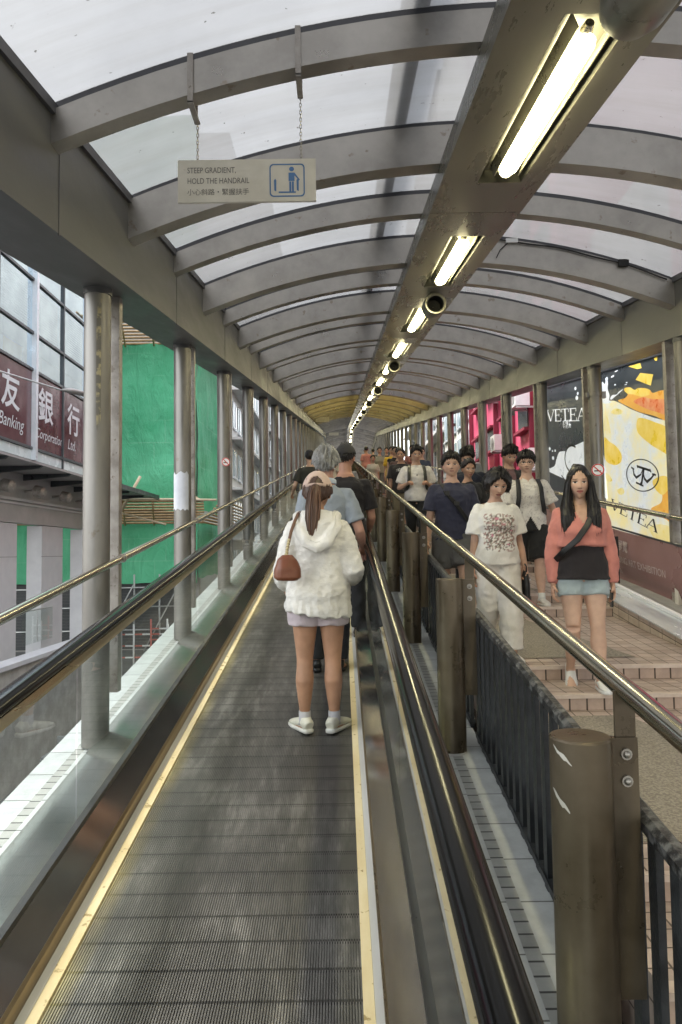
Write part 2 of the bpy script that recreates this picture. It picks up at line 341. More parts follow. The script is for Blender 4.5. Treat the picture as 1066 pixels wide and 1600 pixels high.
# ------------------------------------------------------------------ large structure: ground, stairs
Y0, Y1 = -3.0, 104.0
YS = [Y0, YB, Y1]
g = MB(); g.face([(-60, -20, -4.2), (60, -20, -4.2), (60, 12, -3.2), (-60, 12, -3.2)]); g.face([(-60, 12, -3.2), (60, 12, -3.2), (60, 30, -1.95), (-60, 30, -1.95)]); g.face([(-60, 30, -1.95), (60, 30, -1.95), (60, 320, 12), (-60, 320, 12)])
tag(g.build('street', M['asphalt'], loc=(0, 0, 0)), 'grey asphalt street running below the covered walkway', 'street', kind='structure')
g = MB()
for y in (22.2, 22.7): g.box(-11, -3.4, y, y + .13, -2.47 + (y - 22.2) * .07, -2.455 + (y - 22.2) * .07)
tag(g.build('road_marking', M['yel_line']), 'double yellow line painted across the street', 'road marking', kind='structure')

# stairs: two risers and a ramped landing every 2.45 m
PER, Z0, YF = 2.45, .823, 4.60
XS0, XS1 = .93, 2.69
RIS, TRD = .1, .52
def stair_z(y):
    k = math.floor((y - YF) / PER); t = y - YF - k * PER; z = Z0 + k * SL * PER
    if y > YB: return zi(YB) + .14
    return z if t < TRD else z + RIS + (SL * PER - 2 * RIS) * (t - TRD) / (PER - TRD)
st, rs, ag, ns_ = MB(), MB(), MB(), MB()
k0, k1 = -4, int((YB - YF) / PER)
for k in range(k0, k1 + 1):
    y = YF + k * PER; z = Z0 + k * SL * PER; ze = z + SL * PER - RIS
    def rq(yy, za, zb): rs.face([(XS0, yy, za), (XS1, yy, za), (XS1, yy, zb), (XS0, yy, zb)], [(XS0, .004), (XS1, .004), (XS1, .004 + zb - za), (XS0, .004 + zb - za)])
    def nose(yy, zz): ns_.box(XS0, XS1, yy - .012, yy + .045, zz - .024, zz + .001)
    rq(y, z - RIS, z); rq(y + TRD, z, z + RIS)
    nose(y, z + .001); nose(y + TRD, z + RIS + .001)
    st.face([(XS0, y, z), (XS1, y, z), (XS1, y + TRD, z), (XS0, y + TRD, z)], [(XS0, .0), (XS1, .0), (XS1, TRD), (XS0, TRD)])
    a, b = y + TRD, y + PER
    st.face([(XS0, a, z + RIS), (XS1, a, z + RIS), (XS1, b, ze), (XS0, b, ze)], [(XS0, 0), (XS1, 0), (XS1, PER - TRD), (XS0, PER - TRD)])
    def rz(yy): return z + RIS + (ze - z - RIS) * (yy - a) / (b - a) + .004
    p = [(XS0 + .02, a + .23), (2.2, a + .23), (1.78, b - .12), (XS0 + .02, b - .12)]
    ag.face([(px, py, rz(py)) for px, py in p])
    # inner side of the stair, down to the ledge
    st.face([(XS0, y, z - 1.2), (XS0, y, z), (XS0, y + TRD, z), (XS0, y + TRD, z - 1.2)], [(0, 0), (0, 1.2), (TRD, 1.2), (TRD, 0)])
    st.face([(XS0, a, z - 1.2), (XS0, a, z + RIS), (XS0, b, ze), (XS0, b, z - 1.2)], [(0, 0), (0, 1.3), (2, 1.3), (2, 0)])
zl = zi(YB) + .14
st.face([(XS0, YB - .2, zl - .06), (XS1, YB - .2, zl - .06), (XS1, Y1, zl), (XS0, Y1, zl)], [(0, 0), (1.7, 0), (1.7, 40), (0, 40)])
o = st.build('stairs', M['stair_tile'], loc=(0, 0, 0)); tag(o, 'pink tiled stepped path beside the moving walkway', 'stairs', kind='structure')
o = rs.build('stair_riser', M['riser_tile'], loc=(0, 0, 0)); tag(o, 'pink tiled upright faces of the stepped path', 'stairs', kind='structure')
o = ns_.build('stair_nosing', M['nosing'], loc=(0, 0, 0)); tag(o, 'pale tile nosings along the edges of the steps', 'stairs', kind='structure')
o = ag.build('landing_paving', M['exposed'], loc=(0, 0, 0)); tag(o, 'grey exposed aggregate patches on the stair landings', 'paving', kind='structure')

# right hand curb wall with coping
cw = thing('curb_wall', W(2.9, 0, -.4), 'beige tiled low wall with a pale metal coping right of the stairs', 'wall')
m = MB()
for a, b in ((Y0, YB), (YB, Y1)):
    m.face([W(2.69, a, -.6), W(2.69, b, -.6), W(2.69, b, .2), W(2.69, a, .2)], [(a, -.6), (b, -.6), (b, .2), (a, .2)])
m.build('tiled_face', M['curb_tile'], cw)
m = MB(); m.sweep([(2.67, .2), (2.95, .2), (2.95, .222), (2.67, .215)], YS); m.build('coping', M['slab'], cw)
m = MB(); m.sweep([(2.93, .223), (2.97, .223), (2.97, .25), (2.93, .25)], YS); m.build('metal_strip', M['white_ink'], cw)
m = MB(); m.sweep([(2.96, -.6), (3.75, -.6), (3.75, .1), (3.3, .1), (2.975, .235), (2.96, .235)], YS); m.build('concrete_kerb', M['concrete'], cw)

# ------------------------------------------------------------------ the moving walkway
CX = -.437
def mir(x): return 2 * CX - x
mw = thing('moving_walkway', W(CX, 0, 0), 'inclined moving walkway with grooved grey belt, yellow edges and glass sides', 'moving walkway')
m = MB()
xa, xb = -.948, .048; nT = 108; pitch = (xb - xa) / nT
for i in range(nT):
    x = xa + i * pitch
    pr = [(x, -.009), (x + pitch * .42, -.009), (x + pitch * .42, 0), (x + pitch, 0), (x + pitch, -.009)]
    for a, b in ((Y0, YB), (YB, Y1)):
        for (p, hp), (q, hq) in zip(pr[:-1], pr[1:]):
            m.face([W(p, a, hp), W(q, a, hq), W(q, b, hq), W(p, b, hp)], [(p - xa, a), (q - xa, a), (q - xa, b), (p - xa, b)])
m.build('pallet_belt', M['belt'], mw)
def both(name, mat, prof, smooth=False):
    for sgn in (0, 1):
        m = MB(); pr = prof if not sgn else [((-.900 - x) if x > -1.04 else mir(x), h) for x, h in prof][::-1]
        m.sweep(pr, YS); m.build(name, M[mat], mw, smooth, angle=40)
both('edge_strip', 'yellow', [(-.948, -.012), (-.948, .010), (-.984, .012), (-.984, -.012)])
both('side_strip', 'pale', [(-.985, -.012), (-.985, .014), (-1.012, .02), (-1.012, -.012)])
both('skirt_trim', 'trim', [(-1.013, 0), (-1.013, .05), (-1.009, .056), (-1.009, .078), (-1.017, .09), (-1.039, .09), (-1.039, 0)])
both('skirt_panel', 'skirt', [(-1.018, .091), (-1.087, .2), (-1.095, .198), (-1.026, .089)])
both('glass_seal', 'seal', [(-1.086, .198), (-1.086, .222), (-1.114, .224), (-1.114, .198)])
both('handrail_guide', 'guide', [(-1.084, .872), (-1.078, .89), (-1.078, .918), (-1.122, .918), (-1.122, .89), (-1.116, .872)])
hr = [(-1.1 + (.045 * math.cos(t)), .952 + .029 * math.sin(t)) for t in [2 * math.pi * i / 20 for i in range(20)]]
both('handrail', 'rubber', hr, True)
for fx, xe in ((lambda x: x, -1.6), (mir, -1.486)):
    m = MB(); pr = [(fx(x), h) for x, h in ((-1.115, .2), (xe, -.118), (xe, -.16), (-1.115, .16))]; m.sweep(pr if xe == -1.6 else pr[::-1], YS); m.build('outer_deck', M['deck'], mw)
for sgn in (0, 1):
    x = -1.1 if not sgn else mir(-1.1)
    for k in range(-1, 40):
        a = 2.95 + 2.45 * k; b = a + 2.435
        if a > Y1 - 3: break
        m = MB(); m.face([W(x, a, .215), W(x, b, .215), W(x, b, .885), W(x, a, .885)]); m.build('glass_panel', M['glass'], mw)

# tiled ledges either side
def ledge(sgn, label):
    f = (lambda x: x) if not sgn else mir
    t = thing('tiled_ledge', W(f(-1.72), 0, -.5), label, 'ledge')
    for nm, mt, x0, x1, off in (('tile_strip', 'white_tile', -1.60, -1.645, 0), ('mosaic_strip', 'grey_tile', -1.645, -1.705, 0), ('tile_strip', 'white_tile', -1.705, -1.85 if not sgn else -1.735, 0)):
        if sgn: x0, x1 = (-1.49, -1.535) if off == 0 and nm == 'tile_strip' and x0 == -1.60 else ((-1.535, -1.595) if nm == 'mosaic_strip' else (-1.595, -1.735))
        m = MB()
        for a, b in ((Y0, YB), (YB, Y1)):
            m.face([W(f(x0), a, -.14), W(f(x1), a, -.14), W(f(x1), b, -.14), W(f(x0), b, -.14)], [(a, 3.), (a, 3.3), (b, 3.3), (b, 3.)])
        m.build(nm, M[mt], t)
    xo = f(-1.851 if not sgn else -1.736)
    m = MB(); m.sweep([(xo, -.9), (xo, -.141), (f(-1.3), -.145), (f(-1.3), -.9)], YS); m.build('ledge_body', M['concrete'], t)
ledge(0, 'white tiled ledge with grey mosaic strip under the left columns')
ledge(1, 'white tiled ledge with grey mosaic strip under the bronze bollards')

# ------------------------------------------------------------------ roof
RC, RHS, RISE = 1.02, 2.42, .5
def arc(x): return RISE * (1 - ((x - RC) / RHS) ** 2)
HB, HT = EYE + 1.49, EYE + 1.66      # underside of a small rib, top of a rib, both at the springing
roof = thing('canopy_roof', W(RC, 0, EYE + 1.09), 'vaulted walkway roof of milky sheets on beige steel ribs', 'roof')
for x0, x1 in ((-1.80, -1.38), (3.43, 3.85)):
    m = MB(); m.sweep([(x0, EYE + 1.09), (x1, EYE + 1.09), (x1, EYE + 1.67), (x0, EYE + 1.67)], [-6, YB, Y1]); o = m.build('edge_beam', M['beam'], roof)
    m = MB()
    for k in range(-2, 25):
        y = 5.9 + 2.5 * k
        xi = x1 if x0 < 0 else x0
        m.box(xi - .003, xi + .003, y, y + .008, zi(y) + EYE + 1.08, zi(y) + EYE + 1.672)
    m.build('beam_joint', M['gasket'], o)
RIBS = [4.6 + 1.25 * k for k in range(-8, 79)]
xs = [-1.385 + (3.435 + 1.385) * i / 28 for i in range(29)]
def rib_mesh(big):
    m = MB(); b = HB - (.095 if big else 0); d = .062 if big else .048
    rows = []
    for yy, hh in ((-d, 0), (-d, 1), (d, 1), (d, 0)):
        rows.append([(x - RC, yy, (HT if hh else b) + arc(x) - EYE) for x in xs])
    for i in range(4):
        m.quads([rows[i], rows[(i + 1) % 4]])
    for e in (0, -1): m.face([rows[i][e] for i in range(4)])
    # thin lip and gasket strip on top
    me = m.build('roof_rib', M['rib'], None, loc=(0, 0, 0)); return me
def gasket_mesh():
    m = MB(); rows = [[(x - RC, yy, HT + .001 + hh + arc(x) - EYE) for x in xs] for yy, hh in ((-.032, 0), (-.032, .045), (.032, .045), (.032, 0))]
    for i in range(4): m.quads([rows[i], rows[(i + 1) % 4]])
    return m.build('rib_gasket', M['gasket'], None, loc=(0, 0, 0))
rb, rsm, gk = rib_mesh(True), rib_mesh(False), gasket_mesh()
for i, y in enumerate(RIBS):
    k = i - 8; big = (k % 2 == 0)
    o = (rb if big else rsm).copy(); COL.objects.link(o); o.parent = roof
    o.location = W(RC, y, EYE) - roof.location
    q = gk.copy(); COL.objects.link(q); q.parent = o
for o in (rb, rsm, gk): D.objects.remove(o)
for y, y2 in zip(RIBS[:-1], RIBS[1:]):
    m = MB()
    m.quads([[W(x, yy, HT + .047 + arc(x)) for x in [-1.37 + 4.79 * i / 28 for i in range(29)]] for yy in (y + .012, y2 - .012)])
    m.build('roof_sheet', M['roof_glow' if 25 < y < 42 else 'roof'], roof, True)
m = MB()
for x in (-1.37, 3.42):
    m.sweep([(x - .012, HT - .005), (x + .012, HT - .005), (x + .012, HT + .05), (x - .012, HT + .05)], [-6, YB, Y1])
m.build('edge_gasket', M['gasket'], roof)
# pipe lying along the top of the roof, seen through the sheets
m = MB(); px_ = .42
m.tube([W(px_, y, HT + .16 + arc(px_)) for y in (-4, YB, 100)], .075, 10)
m.tube([W(px_ + .02, y, HT + .30 + arc(px_)) for y in (-4, YB, 100)], .05, 8)
tag(m.build('roof_pipe', M['black'], smooth=True), 'dark pipe run lying on top of the milky roof', 'pipe')

# ------------------------------------------------------------------ columns
def column_proto(side, level=False):
    # pipe, channel post behind it, collar; local coordinates, base at the origin
    sl = 0 if level else SL
    t = thing('steel_column', (0, 0, 0), 'x', 'column')
    h = 2.99 if side < 0 else 2.85
    m = MB(); m.tube([(0, 0, 0), (0, 0, h)], .086, 28); m.build('pipe', M['column'], t, True, angle=40)
    m = MB(); m.tube([(0, 0, h - .05), (0, 0, h - .004)], .093, 28); m.build('collar', M['beam'], t, True, angle=40)
    m = MB(); y = .27; z = sl * y
    m.box(-.07, .07, y - .035, y + .035, z + (.25 if side < 0 else .1), z + h - .002)
    m.box(-.07, .07, y - .045, y - .036, z + (.25 if side < 0 else .1), z + .7)
    m.build('channel_post', M['post'], t)
    for zz in (.34, .62):
        m = MB(); m.tube([(0, y - .045, z + zz), (0, y - .058, z + zz)], .014, 8); m.build('bolt', M['bolt'], t)
    return t
LX, RX = -1.6, 3.52
GRP = 'steel columns along both sides of the walkway'
near_l = {0: 'steel column with peeling brown paint near its top, nearest on the left', 1: 'left steel column with a grey paper patch on its pipe',
          2: 'left steel column just past the paper patch, carrying a no smoking sticker', 3: 'fourth steel column on the left, next after the sticker column', 4: 'fifth steel column on the left, before the far row'}
near_r = {1: 'right edge steel column beside the yellow dessert board, a small grey box on it', 2: 'right steel column with a no smoking sticker between the two advertising boards',
          3: 'right steel column at the left end of the dark advertising board', 4: 'right steel column with a ring clamp in front of the red building', 5: 'right steel column between red building and white building'}
colL, colR = {}, {}
for side, X, hb, near, store in ((-1, LX, -.14, near_l, colL), (1, RX, 0, near_r, colR)):
    ps, pl = column_proto(side), column_proto(side, True)
    for k in range(-2, 38):
        y = 4.6 + 2.5 * k
        c = copy_tree(ps if y < YB else pl); c.location = W(X, y, hb)
        c['label'] = near.get(k, ('steel column far along the left row' if side < 0 else 'steel column far along the right row') if k > 0 else ('steel column beside the near left handrail' if side < 0 else 'steel column near the right stairs'))
        c['group'] = GRP if k in near else ('far columns of the left row' if side < 0 else 'far columns of the right row') if k > 0 else 'columns beside the viewer ' + ('left' if side < 0 else 'right')
        store[k] = c
    for t in (ps, pl):
        for ch in list(t.children): D.objects.remove(ch)
        D.objects.remove(t)
# marks on single columns
def wrap_patch(name, col, a0, a1, z0, z1, mat, r=.0872, ragged=0):
    m = MB(); n = 10
    lo = [(r * math.sin(a0 + (a1 - a0) * i / n), -r * math.cos(a0 + (a1 - a0) * i / n), z0 + random.uniform(-ragged, ragged)) for i in range(n + 1)]
    hi = [(p[0], p[1], z1 + random.uniform(-ragged, ragged)) for p in lo]
    m.quads([lo, hi]); return m.build(name, M[mat], col, True, local=True)
wrap_patch('paper_patch', colL[1], R(-80), R(55), 1.30, 1.66, 'paper', ragged=.02)
wrap_patch('peeled_paint', colL[0], R(14), R(34), 2.1, 2.85, 'peel', ragged=.1)
def no_smoking(col, z, ang, r=.075):
    ca, sa = math.sin(ang), -math.cos(ang); n = Vector((ca, sa, 0)); u = Vector((-sa, ca, 0)); up = Vector((0, 0, 1)); c = n * .0885 + Vector((0, 0, z))
    P = lambda x, y, d=0: c + u * x + up * y + n * d
    m = MB(); m.prism([P(r * math.cos(a), r * math.sin(a)) for a in [2 * math.pi * i / 28 for i in range(28)]], n * .002)
    st_ = m.build('sticker', M['white_ink'], col, local=True)
    m = MB(); ri, ro = r * .8, r * .98
    ring = lambda rr: [P(rr * math.cos(a), rr * math.sin(a), .0035) for a in [2 * math.pi * i / 28 for i in range(28)]]
    m.quads([ring(ro), ring(ri)], True); s_ = r * .09
    d1, d2 = Vector((-.6, .6)), Vector((.6, -.6)); w_ = Vector((.6, .6)).normalized() * s_
    m.face([P(*(d1 * r + w_), .004), P(*(d1 * r - w_), .004), P(*(d2 * r - w_), .004), P(*(d2 * r + w_), .004)])
    m.build('red_ring', M['red_ink'], st_, local=True)
    m = MB(); m.face([P(-.55 * r, -.25 * r, .003), P(.3 * r, -.25 * r, .003), P(.3 * r, -.05 * r, .003), P(-.55 * r, -.05 * r, .003)])
    m.face([P(.36 * r, -.25 * r, .003), P(.45 * r, -.25 * r, .003), P(.45 * r, -.05 * r, .003), P(.36 * r, -.05 * r, .003)])
    m.build('cigarette', M['black_ink'], st_, local=True)
no_smoking(colL[2], 1.72, R(28), .06)
no_smoking(colR[2], 1.40, R(-16), .085)
no_smoking(colR[4], 1.40, R(-10), .085)
for k in (2, 4, 7):
    m = MB(); m.tube([(0, 0, 2.42), (0, 0, 2.47)], .095, 24); m.box(-.115, -.09, -.03, .03, 2.41, 2.48); m.box(.085, .145, -.03, .03, 2.40, 2.49); m.build('ring_clamp', M['column'], colR[k], local=True)
m = MB(); m.box(-.09, .09, .12, .2, .05, .75); bx = m.build('control_box', M['signface'], colR[1], local=True)
m = MB()
for zz in (.55, .66): m.disc((-.03, .119, zz), .02, (0, -1, 0)); m.disc((.03, .119, zz), .02, (0, -1, 0))
m.build('socket', M['gasket'], bx, local=True)

# ------------------------------------------------------------------ fixed steel rails on the columns
def rail_run(x, h, r, label, ys, clampx=None, clamps=None):
    t = thing('steel_handrail', W(x, ys[0], h), label, 'handrail')
    m = MB(); m.tube([W(x, y, h) for y in ys], r, 20); m.build('rail', M['rail'], t, True, angle=40)
    if clamps:
        m = MB()
        for y in clamps:
            p = W(x, y, h); m.tube([p - Vector((0, .03, 0)), p + Vector((0, .03, 0))], r + .004, 16)
            m.tube([p, p + Vector((clampx, 0, -.01))], .02, 8)
        m.build('rail_bracket', M['post'], t)
    return t
rail_run(-1.52, 1.015, .026, 'polished steel rail fixed to the left columns above the black handrail', [-2, YB, 100], -.05, [4.6 + 2.5 * k + .27 for k in range(-1, 26)])
rail_run(3.42, .995, .03, 'polished steel rail fixed to the right columns above the banner', [-2, YB, 100], .05, [4.6 + 2.5 * k + .2 for k in range(-1, 26)])

# ------------------------------------------------------------------ bollards with rail
BX, BR, BH = .675, .086, 1.074
def bollard_proto():
    t = thing('bollard', (0, 0, 0), 'x', 'bollard')
    m = MB(); m.tube([(0, 0, 0), (0, 0, BH - .006)], BR, 32); m.tube([(0, 0, BH - .006), (0, 0, BH)], [BR, BR - .004], 32)
    m.build('post', M['bronze'], t, True, angle=35)
    m = MB(); m.tube([(0, 0, 0), (0, 0, .012)], [BR + .006, BR + .001], 32); m.build('sealant_ring', M['concrete'], t, True, angle=30)
    m = MB(); m.box(.08, .16, -.012, .012, .35, BH - .005); b = m.build('bracket_plate', M['bronze'], t)
    for z in (BH - .05, BH - .125):
        m = MB(); m.tube([(.125, -.012, z), (.125, -.02, z)], .016, 12); m.ball((.125, -.021, z), (.011, .009, .011), 10, 6); m.build('bolt', M['bolt'], b, True, angle=40)
    m = MB(); m.box(.1, .158, -.006, .006, BH - .004, BH + .125); m.build('rail_stem', M['bronze'], t)
    return t
BY = [2.05 + 2.405 * k for k in range(-1, 26)]
bl = {1: 'bronze bollard with scuffed white scrapes, nearest to the camera', 2: 'bronze bollard with white scratches below its top, second along the rail', 3: 'third bronze bollard along the rail, its foot on the white ledge',
      4: 'fourth bronze bollard along the rail', 5: 'fifth bronze bollard along the rail'}
pb = bollard_proto()
for i, y in enumerate(BY):
    c = pb if i == 0 else copy_tree(pb)
    c.location = W(BX, y, -.152)
    c['label'] = bl.get(i, 'small bronze bollard far up the rail' if i > 5 else 'bronze bollard beside the camera'); c['group'] = 'bronze bollards between walkway and stairs' if i in bl else ('far bronze bollards' if i > 5 else 'bollards beside the camera')
    if i == 1:
        m = MB()
        for z0, a0, s in ((.98, -74, .8), (.86, -80, 1.0)):
            m = MB(); pts_o, pts_i = [], []
            for q in range(9):
                a = R(a0 + q * 5); z = BH - 1.0 + z0 - .012 * s * q * .55
                wd = .011 * s * math.sin(math.pi * (q + .3) / 9)
                e = (BR + .001) * math.sin(a), -(BR + .001) * math.cos(a)
                jg = .003 * math.sin(q * 5.1 + z0 * 40); pts_o.append((e[0], e[1], z + wd * .8 + jg)); pts_i.append((e[0], e[1], z - wd * (.5 + .5 * (q % 3) / 2) + jg * .4))
            m.quads([pts_o, pts_i]); m.build('scrape_mark', M['pale'], c, local=True)
rail_run(.81, 1.05, .031, 'long polished steel handrail carried on the bronze bollards', [-2, YB, 100])
# black railing between bollards
def railing_proto():
    t = thing('iron_railing', (0, 0, 0), 'x', 'railing'); n = 17; ln = 2.2; q = lambda y, h: SL * y + h
    m = MB(); yv = [.0, ln]
    rows = [[(x, y, q(y, z)) for x, z in ((-.026, .80), (.026, .80), (.028, .83), (.012, .846), (-.012, .846), (-.028, .83))] for y in yv]
    a = m.quads(rows, True); m.ring_cap(a, 6, True); m.ring_cap(a + 6, 6); m.build('top_rail', M['ironworn'], t)
    m = MB(); m.sweep_local = None
    rows = [[(x, y, q(y, z)) for x, z in ((-.02, .03), (.02, .03), (.02, .06), (-.02, .06))] for y in yv]
    a = m.quads(rows, True); m.ring_cap(a, 4, True); m.ring_cap(a + 4, 4); m.build('bottom_rail', M['iron'], t)
    me = None
    for i in range(n):
        y = .03 + i * (ln - .06) / (n - 1)
        if me is None:
            m = MB(); m.box(-.011, .011, -.026, .026, .0, .803); me = m.build('baluster', M['iron'], t, local=True); b = me
        else:
            b = me.copy(); COL.objects.link(b); b.parent = t
        b.location = (0, y, SL * y)
    for y in (.03, ln - .03):
        m = MB(); m.tube([(-.012, y, q(y, .70)), (-.02, y, q(y, .70))], .013, 10); m.build('bolt', M['bolt'], t, True, angle=40)
    return t
rl = {1: 'black iron railing panel with worn grey top between the nearest two bollards', 2: 'black iron railing panel between second and third bollards', 0: 'black iron railing panel in front of the nearest bollard at the bottom right', 3: 'black iron railing panel between third and fourth bollards'}
pr_ = railing_proto()
for i, y in enumerate(BY[:-1]):
    if i > 16: break
    c = pr_ if i == 0 else copy_tree(pr_)
    c.location = W(.862, y + .33, -.14)
    c['label'] = rl.get(i, 'black iron railing panel far up the rail'); c['group'] = 'black railing panels' if i in rl else 'far railing panels'

# ------------------------------------------------------------------ lighting beam, lamps, speakers, rods
LBX, LBH = 1.03, EYE + 1.75
lb = thing('lighting_beam', W(LBX, 0, LBH), 'long olive grey lighting beam hung under the roof crown', 'lighting beam')
LY = [3.62 + 2.97 * k for k in range(-2, 33)]
def beam_section(sl):
    m = MB(); q = lambda x, y, h: (x, y, sl * y + h)
    flat = [(-.34, 0), (.34, 0), (.34, .15), (-.34, .15)]
    rec = [(-.34, 0), (-.10, 0), (-.07, .085), (.165, .085), (.19, 0), (.34, 0), (.34, .15), (-.34, .15)]
    for pr, a, b in ((flat, -1.48, -.90), (rec, -.90, .90), (flat, .90, 1.48)):
        n = m.quads([[q(x, y, h) for x, h in pr] for y in (a, b)], True); k = len(pr); m.ring_cap(n, k, True); m.ring_cap(n + k, k)
    o = m.build('beam_section', M['lamp_beam'], None, loc=(0, 0, 0))
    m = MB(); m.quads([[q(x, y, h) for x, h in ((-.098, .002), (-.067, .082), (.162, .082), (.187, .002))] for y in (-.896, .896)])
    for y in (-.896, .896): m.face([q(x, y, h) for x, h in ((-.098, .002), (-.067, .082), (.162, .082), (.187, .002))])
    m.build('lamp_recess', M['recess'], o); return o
def lamp_proto(sl):
    t = thing('ceiling_light', (0, 0, 0), 'x', 'ceiling light'); q = lambda x, y, h: (x, y, sl * y + h)
    L_ = .74
    ys = [-L_, -L_ + .03, -L_ + .07, L_ - .07, L_ - .03, L_]; rr = [.02, .045, .056, .056, .045, .02]
    m = MB(); m.tube([q(0, y, .01) for y in ys], [(a, a * .7) for a in rr], 16, ref=(1, 0, 0)); m.build('diffuser', M['tube'], t, True)
    for sx in (-.062, .092):
        m = MB(); n = m.quads([[q(x, y, h) for x, h in ((sx, .01), (sx + .006, .01), (sx + (.03 if sx > 0 else -.02), .075), (sx + (.024 if sx > 0 else -.026), .075))] for y in (-.8, .8)], True); m.ring_cap(n, 4, True); m.ring_cap(n + 4, 4); m.build('reflector', M['reflector'], t)
    m = MB(); m.tube([q(0, -L_ - .03, .05), q(0, -L_ + .01, .04)], [.02, .03], 12); m.build('lamp_holder', M['bolt'], t, True, angle=40); m = MB(); m.tube([q(0, L_ - .01, .02), q(0, L_ + .04, .03)], [.045, .03], 12); m.build('lamp_holder', M['bolt'], t, True, angle=40)
    return t
def horn_proto(sl):
    t = thing('ceiling_loudspeaker', (0, 0, 0), 'x', 'loudspeaker')
    m = MB(); ro, ri = .125, .09; ys = [0, .02, .30, .36]
    outer = [[(r * math.cos(a), y, r * math.sin(a) + sl * y) for a in [2 * math.pi * i / 28 for i in range(28)]] for y, r in ((.0, ri), (-.012, ri + .012), (-.012, ro - .008), (0, ro), (.28, ro), (.36, .1), (.38, .02))]
    m.quads(outer, True); m.build('housing', M['fan'], t, True, angle=40)
    m = MB(); inner = [[(r * math.cos(a), y, r * math.sin(a) + sl * y) for a in [2 * math.pi * i / 28 for i in range(28)]] for y, r in ((0, ri), (.2, ri * .9), (.22, .004))]
    m.quads(inner, True); m.build('horn_mouth', M['black'], t, True, angle=40)
    m = MB(); m.box(-.05, .05, .08, .2, .12, .175); m.build('mounting_block', M['fan'], t)
    return t
bs = {0: beam_section(SL), 1: beam_section(0)}; lp = {0: lamp_proto(SL), 1: lamp_proto(0)}; hp = {0: horn_proto(SL), 1: horn_proto(0)}
ll = {0: 'lit strip lamp in the lighting beam, largest and nearest overhead', 1: 'lit strip lamp second along the lighting beam, before the first round speaker', 2: 'lit strip lamp partly hidden behind the first round speaker', 3: 'lit strip lamp just past the first round speaker'}
hl = {0: 'round grey loudspeaker at the top edge beside the nearest lamp', 1: 'round grey loudspeaker with dark mouth between second and third lamps', 2: 'round grey loudspeaker second down the beam, smaller'}
for i, y in enumerate(LY):
    k = i - 2; lev = 1 if y > YB else 0
    o = copy_tree(bs[lev], lb); o.location = W(LBX, y, LBH) - lb.location
    c = copy_tree(lp[lev]); c.location = W(1.08, y, LBH - .005)
    c['label'] = ll.get(k, 'small lit strip lamp far along the lighting beam' if k > 0 else 'lit strip lamp overhead behind the camera'); c['group'] = 'strip lamps in the lighting beam' if k in ll else ('far strip lamps' if k > 0 else 'strip lamps behind the camera')
    if k % 2 == 1:
        yy = y + (1.1 if k > 0 else 1.50)
        c = copy_tree(hp[lev]); c.location = W(1.085, yy, LBH - .145); j = (k + 1) // 2
        c['label'] = hl.get(j, 'small round loudspeaker far along the lighting beam' if j >= 0 else 'round loudspeaker behind the camera'); c['group'] = 'round speakers under the lighting beam' if j in hl else ('far speakers' if j >= 0 else 'speakers behind the camera')
for o in bs.values():
    for ch in list(o.children): D.objects.remove(ch)
    D.objects.remove(o)
for dd in (lp, hp):
    for t in dd.values():
        for ch in list(t.children): D.objects.remove(ch)
        D.objects.remove(t)
m = MB()
for y in RIBS:
    if y > 40: break
    for x in (.72, 1.34):
        m.tube([W(x, y, LBH + .1), W(x, y, HT - .02 + arc(x))], .007, 6); m.tube([W(x, y, LBH + .21), W(x, y, LBH + .23)], .011, 6)
m.build('hanger_rod', M['bolt'], lb, True)
# cable and tape along one rib on the right
m = MB(); yb_ = 7.1 - .07
pts = [W(x, yb_ - .012, HT - .01 + arc(x) + .006 * math.sin(x * 9)) for x in [1.45 + 1.9 * i / 30 for i in range(31)]]
m.tube(pts, .008, 6); m.tube([W(1.75, yb_ - .01, HT + arc(1.75) - .02), W(1.66, yb_ - .012, HT + arc(1.6) - .12), W(1.62, yb_ - .012, HT + arc(1.6) - .2)], .005, 5)
cb = tag(m.build('loose_cable', M['black'], smooth=True), 'loose black cable stuck along a roof rib on the right', 'cable')
m = MB(); m.box(1.72, 1.84, yb_ - .03, yb_ - .005, zi(yb_) + HT + arc(1.78) - .03, zi(yb_) + HT + arc(1.78) + .012); m.build('white_tape', M['white_ink'], cb)
m = MB(); m.box(2.86, 2.96, yb_ - .035, yb_ - .005, zi(yb_) + HT + arc(2.9) - .04, zi(yb_) + HT + arc(2.9) + .03); m.build('black_tape', M['black'], cb)

# ------------------------------------------------------------------ hanging sign
SYW = 3.46
sg = thing('hanging_sign', (-.46, SYW, 3.547), 'cream hanging sign about holding the handrail, with blue pictogram, on two chains', 'sign')
SX0, SX1, SZ0, SZ1 = -.802, -.104, 3.535, 3.755
m = MB(); m.box(SX0, SX1, SYW, SYW + .016, SZ0, SZ1); m.build('board', M['signface'], sg)
sw, sh = SX1 - SX0, SZ1 - SZ0
def sgp(d): return lambda u, v: Vector((SX0 + u * sw, SYW - d, SZ0 + v * sh))
def sq(mb, u0, u1, v0, v1, d=.002):
    f = sgp(d); mb.face([f(u0, v0), f(u1, v0), f(u1, v1), f(u0, v1)])
m = MB()
for body, v, sz, sqz in (('STEEP GRADIENT,', .685, .042, .74), ('HOLD THE HANDRAIL', .435, .042, .74), ('小心斜路・緊握扶手', .175, .036, .97)):
    m = MB(); put_text(m, body, sz, lambda x, y, v=v: Vector((SX0 + .068 * sw + x, SYW - .0015, SZ0 + v * sh + y)), sqz); m.build('lettering', M['signtext'], sg)
m = MB()
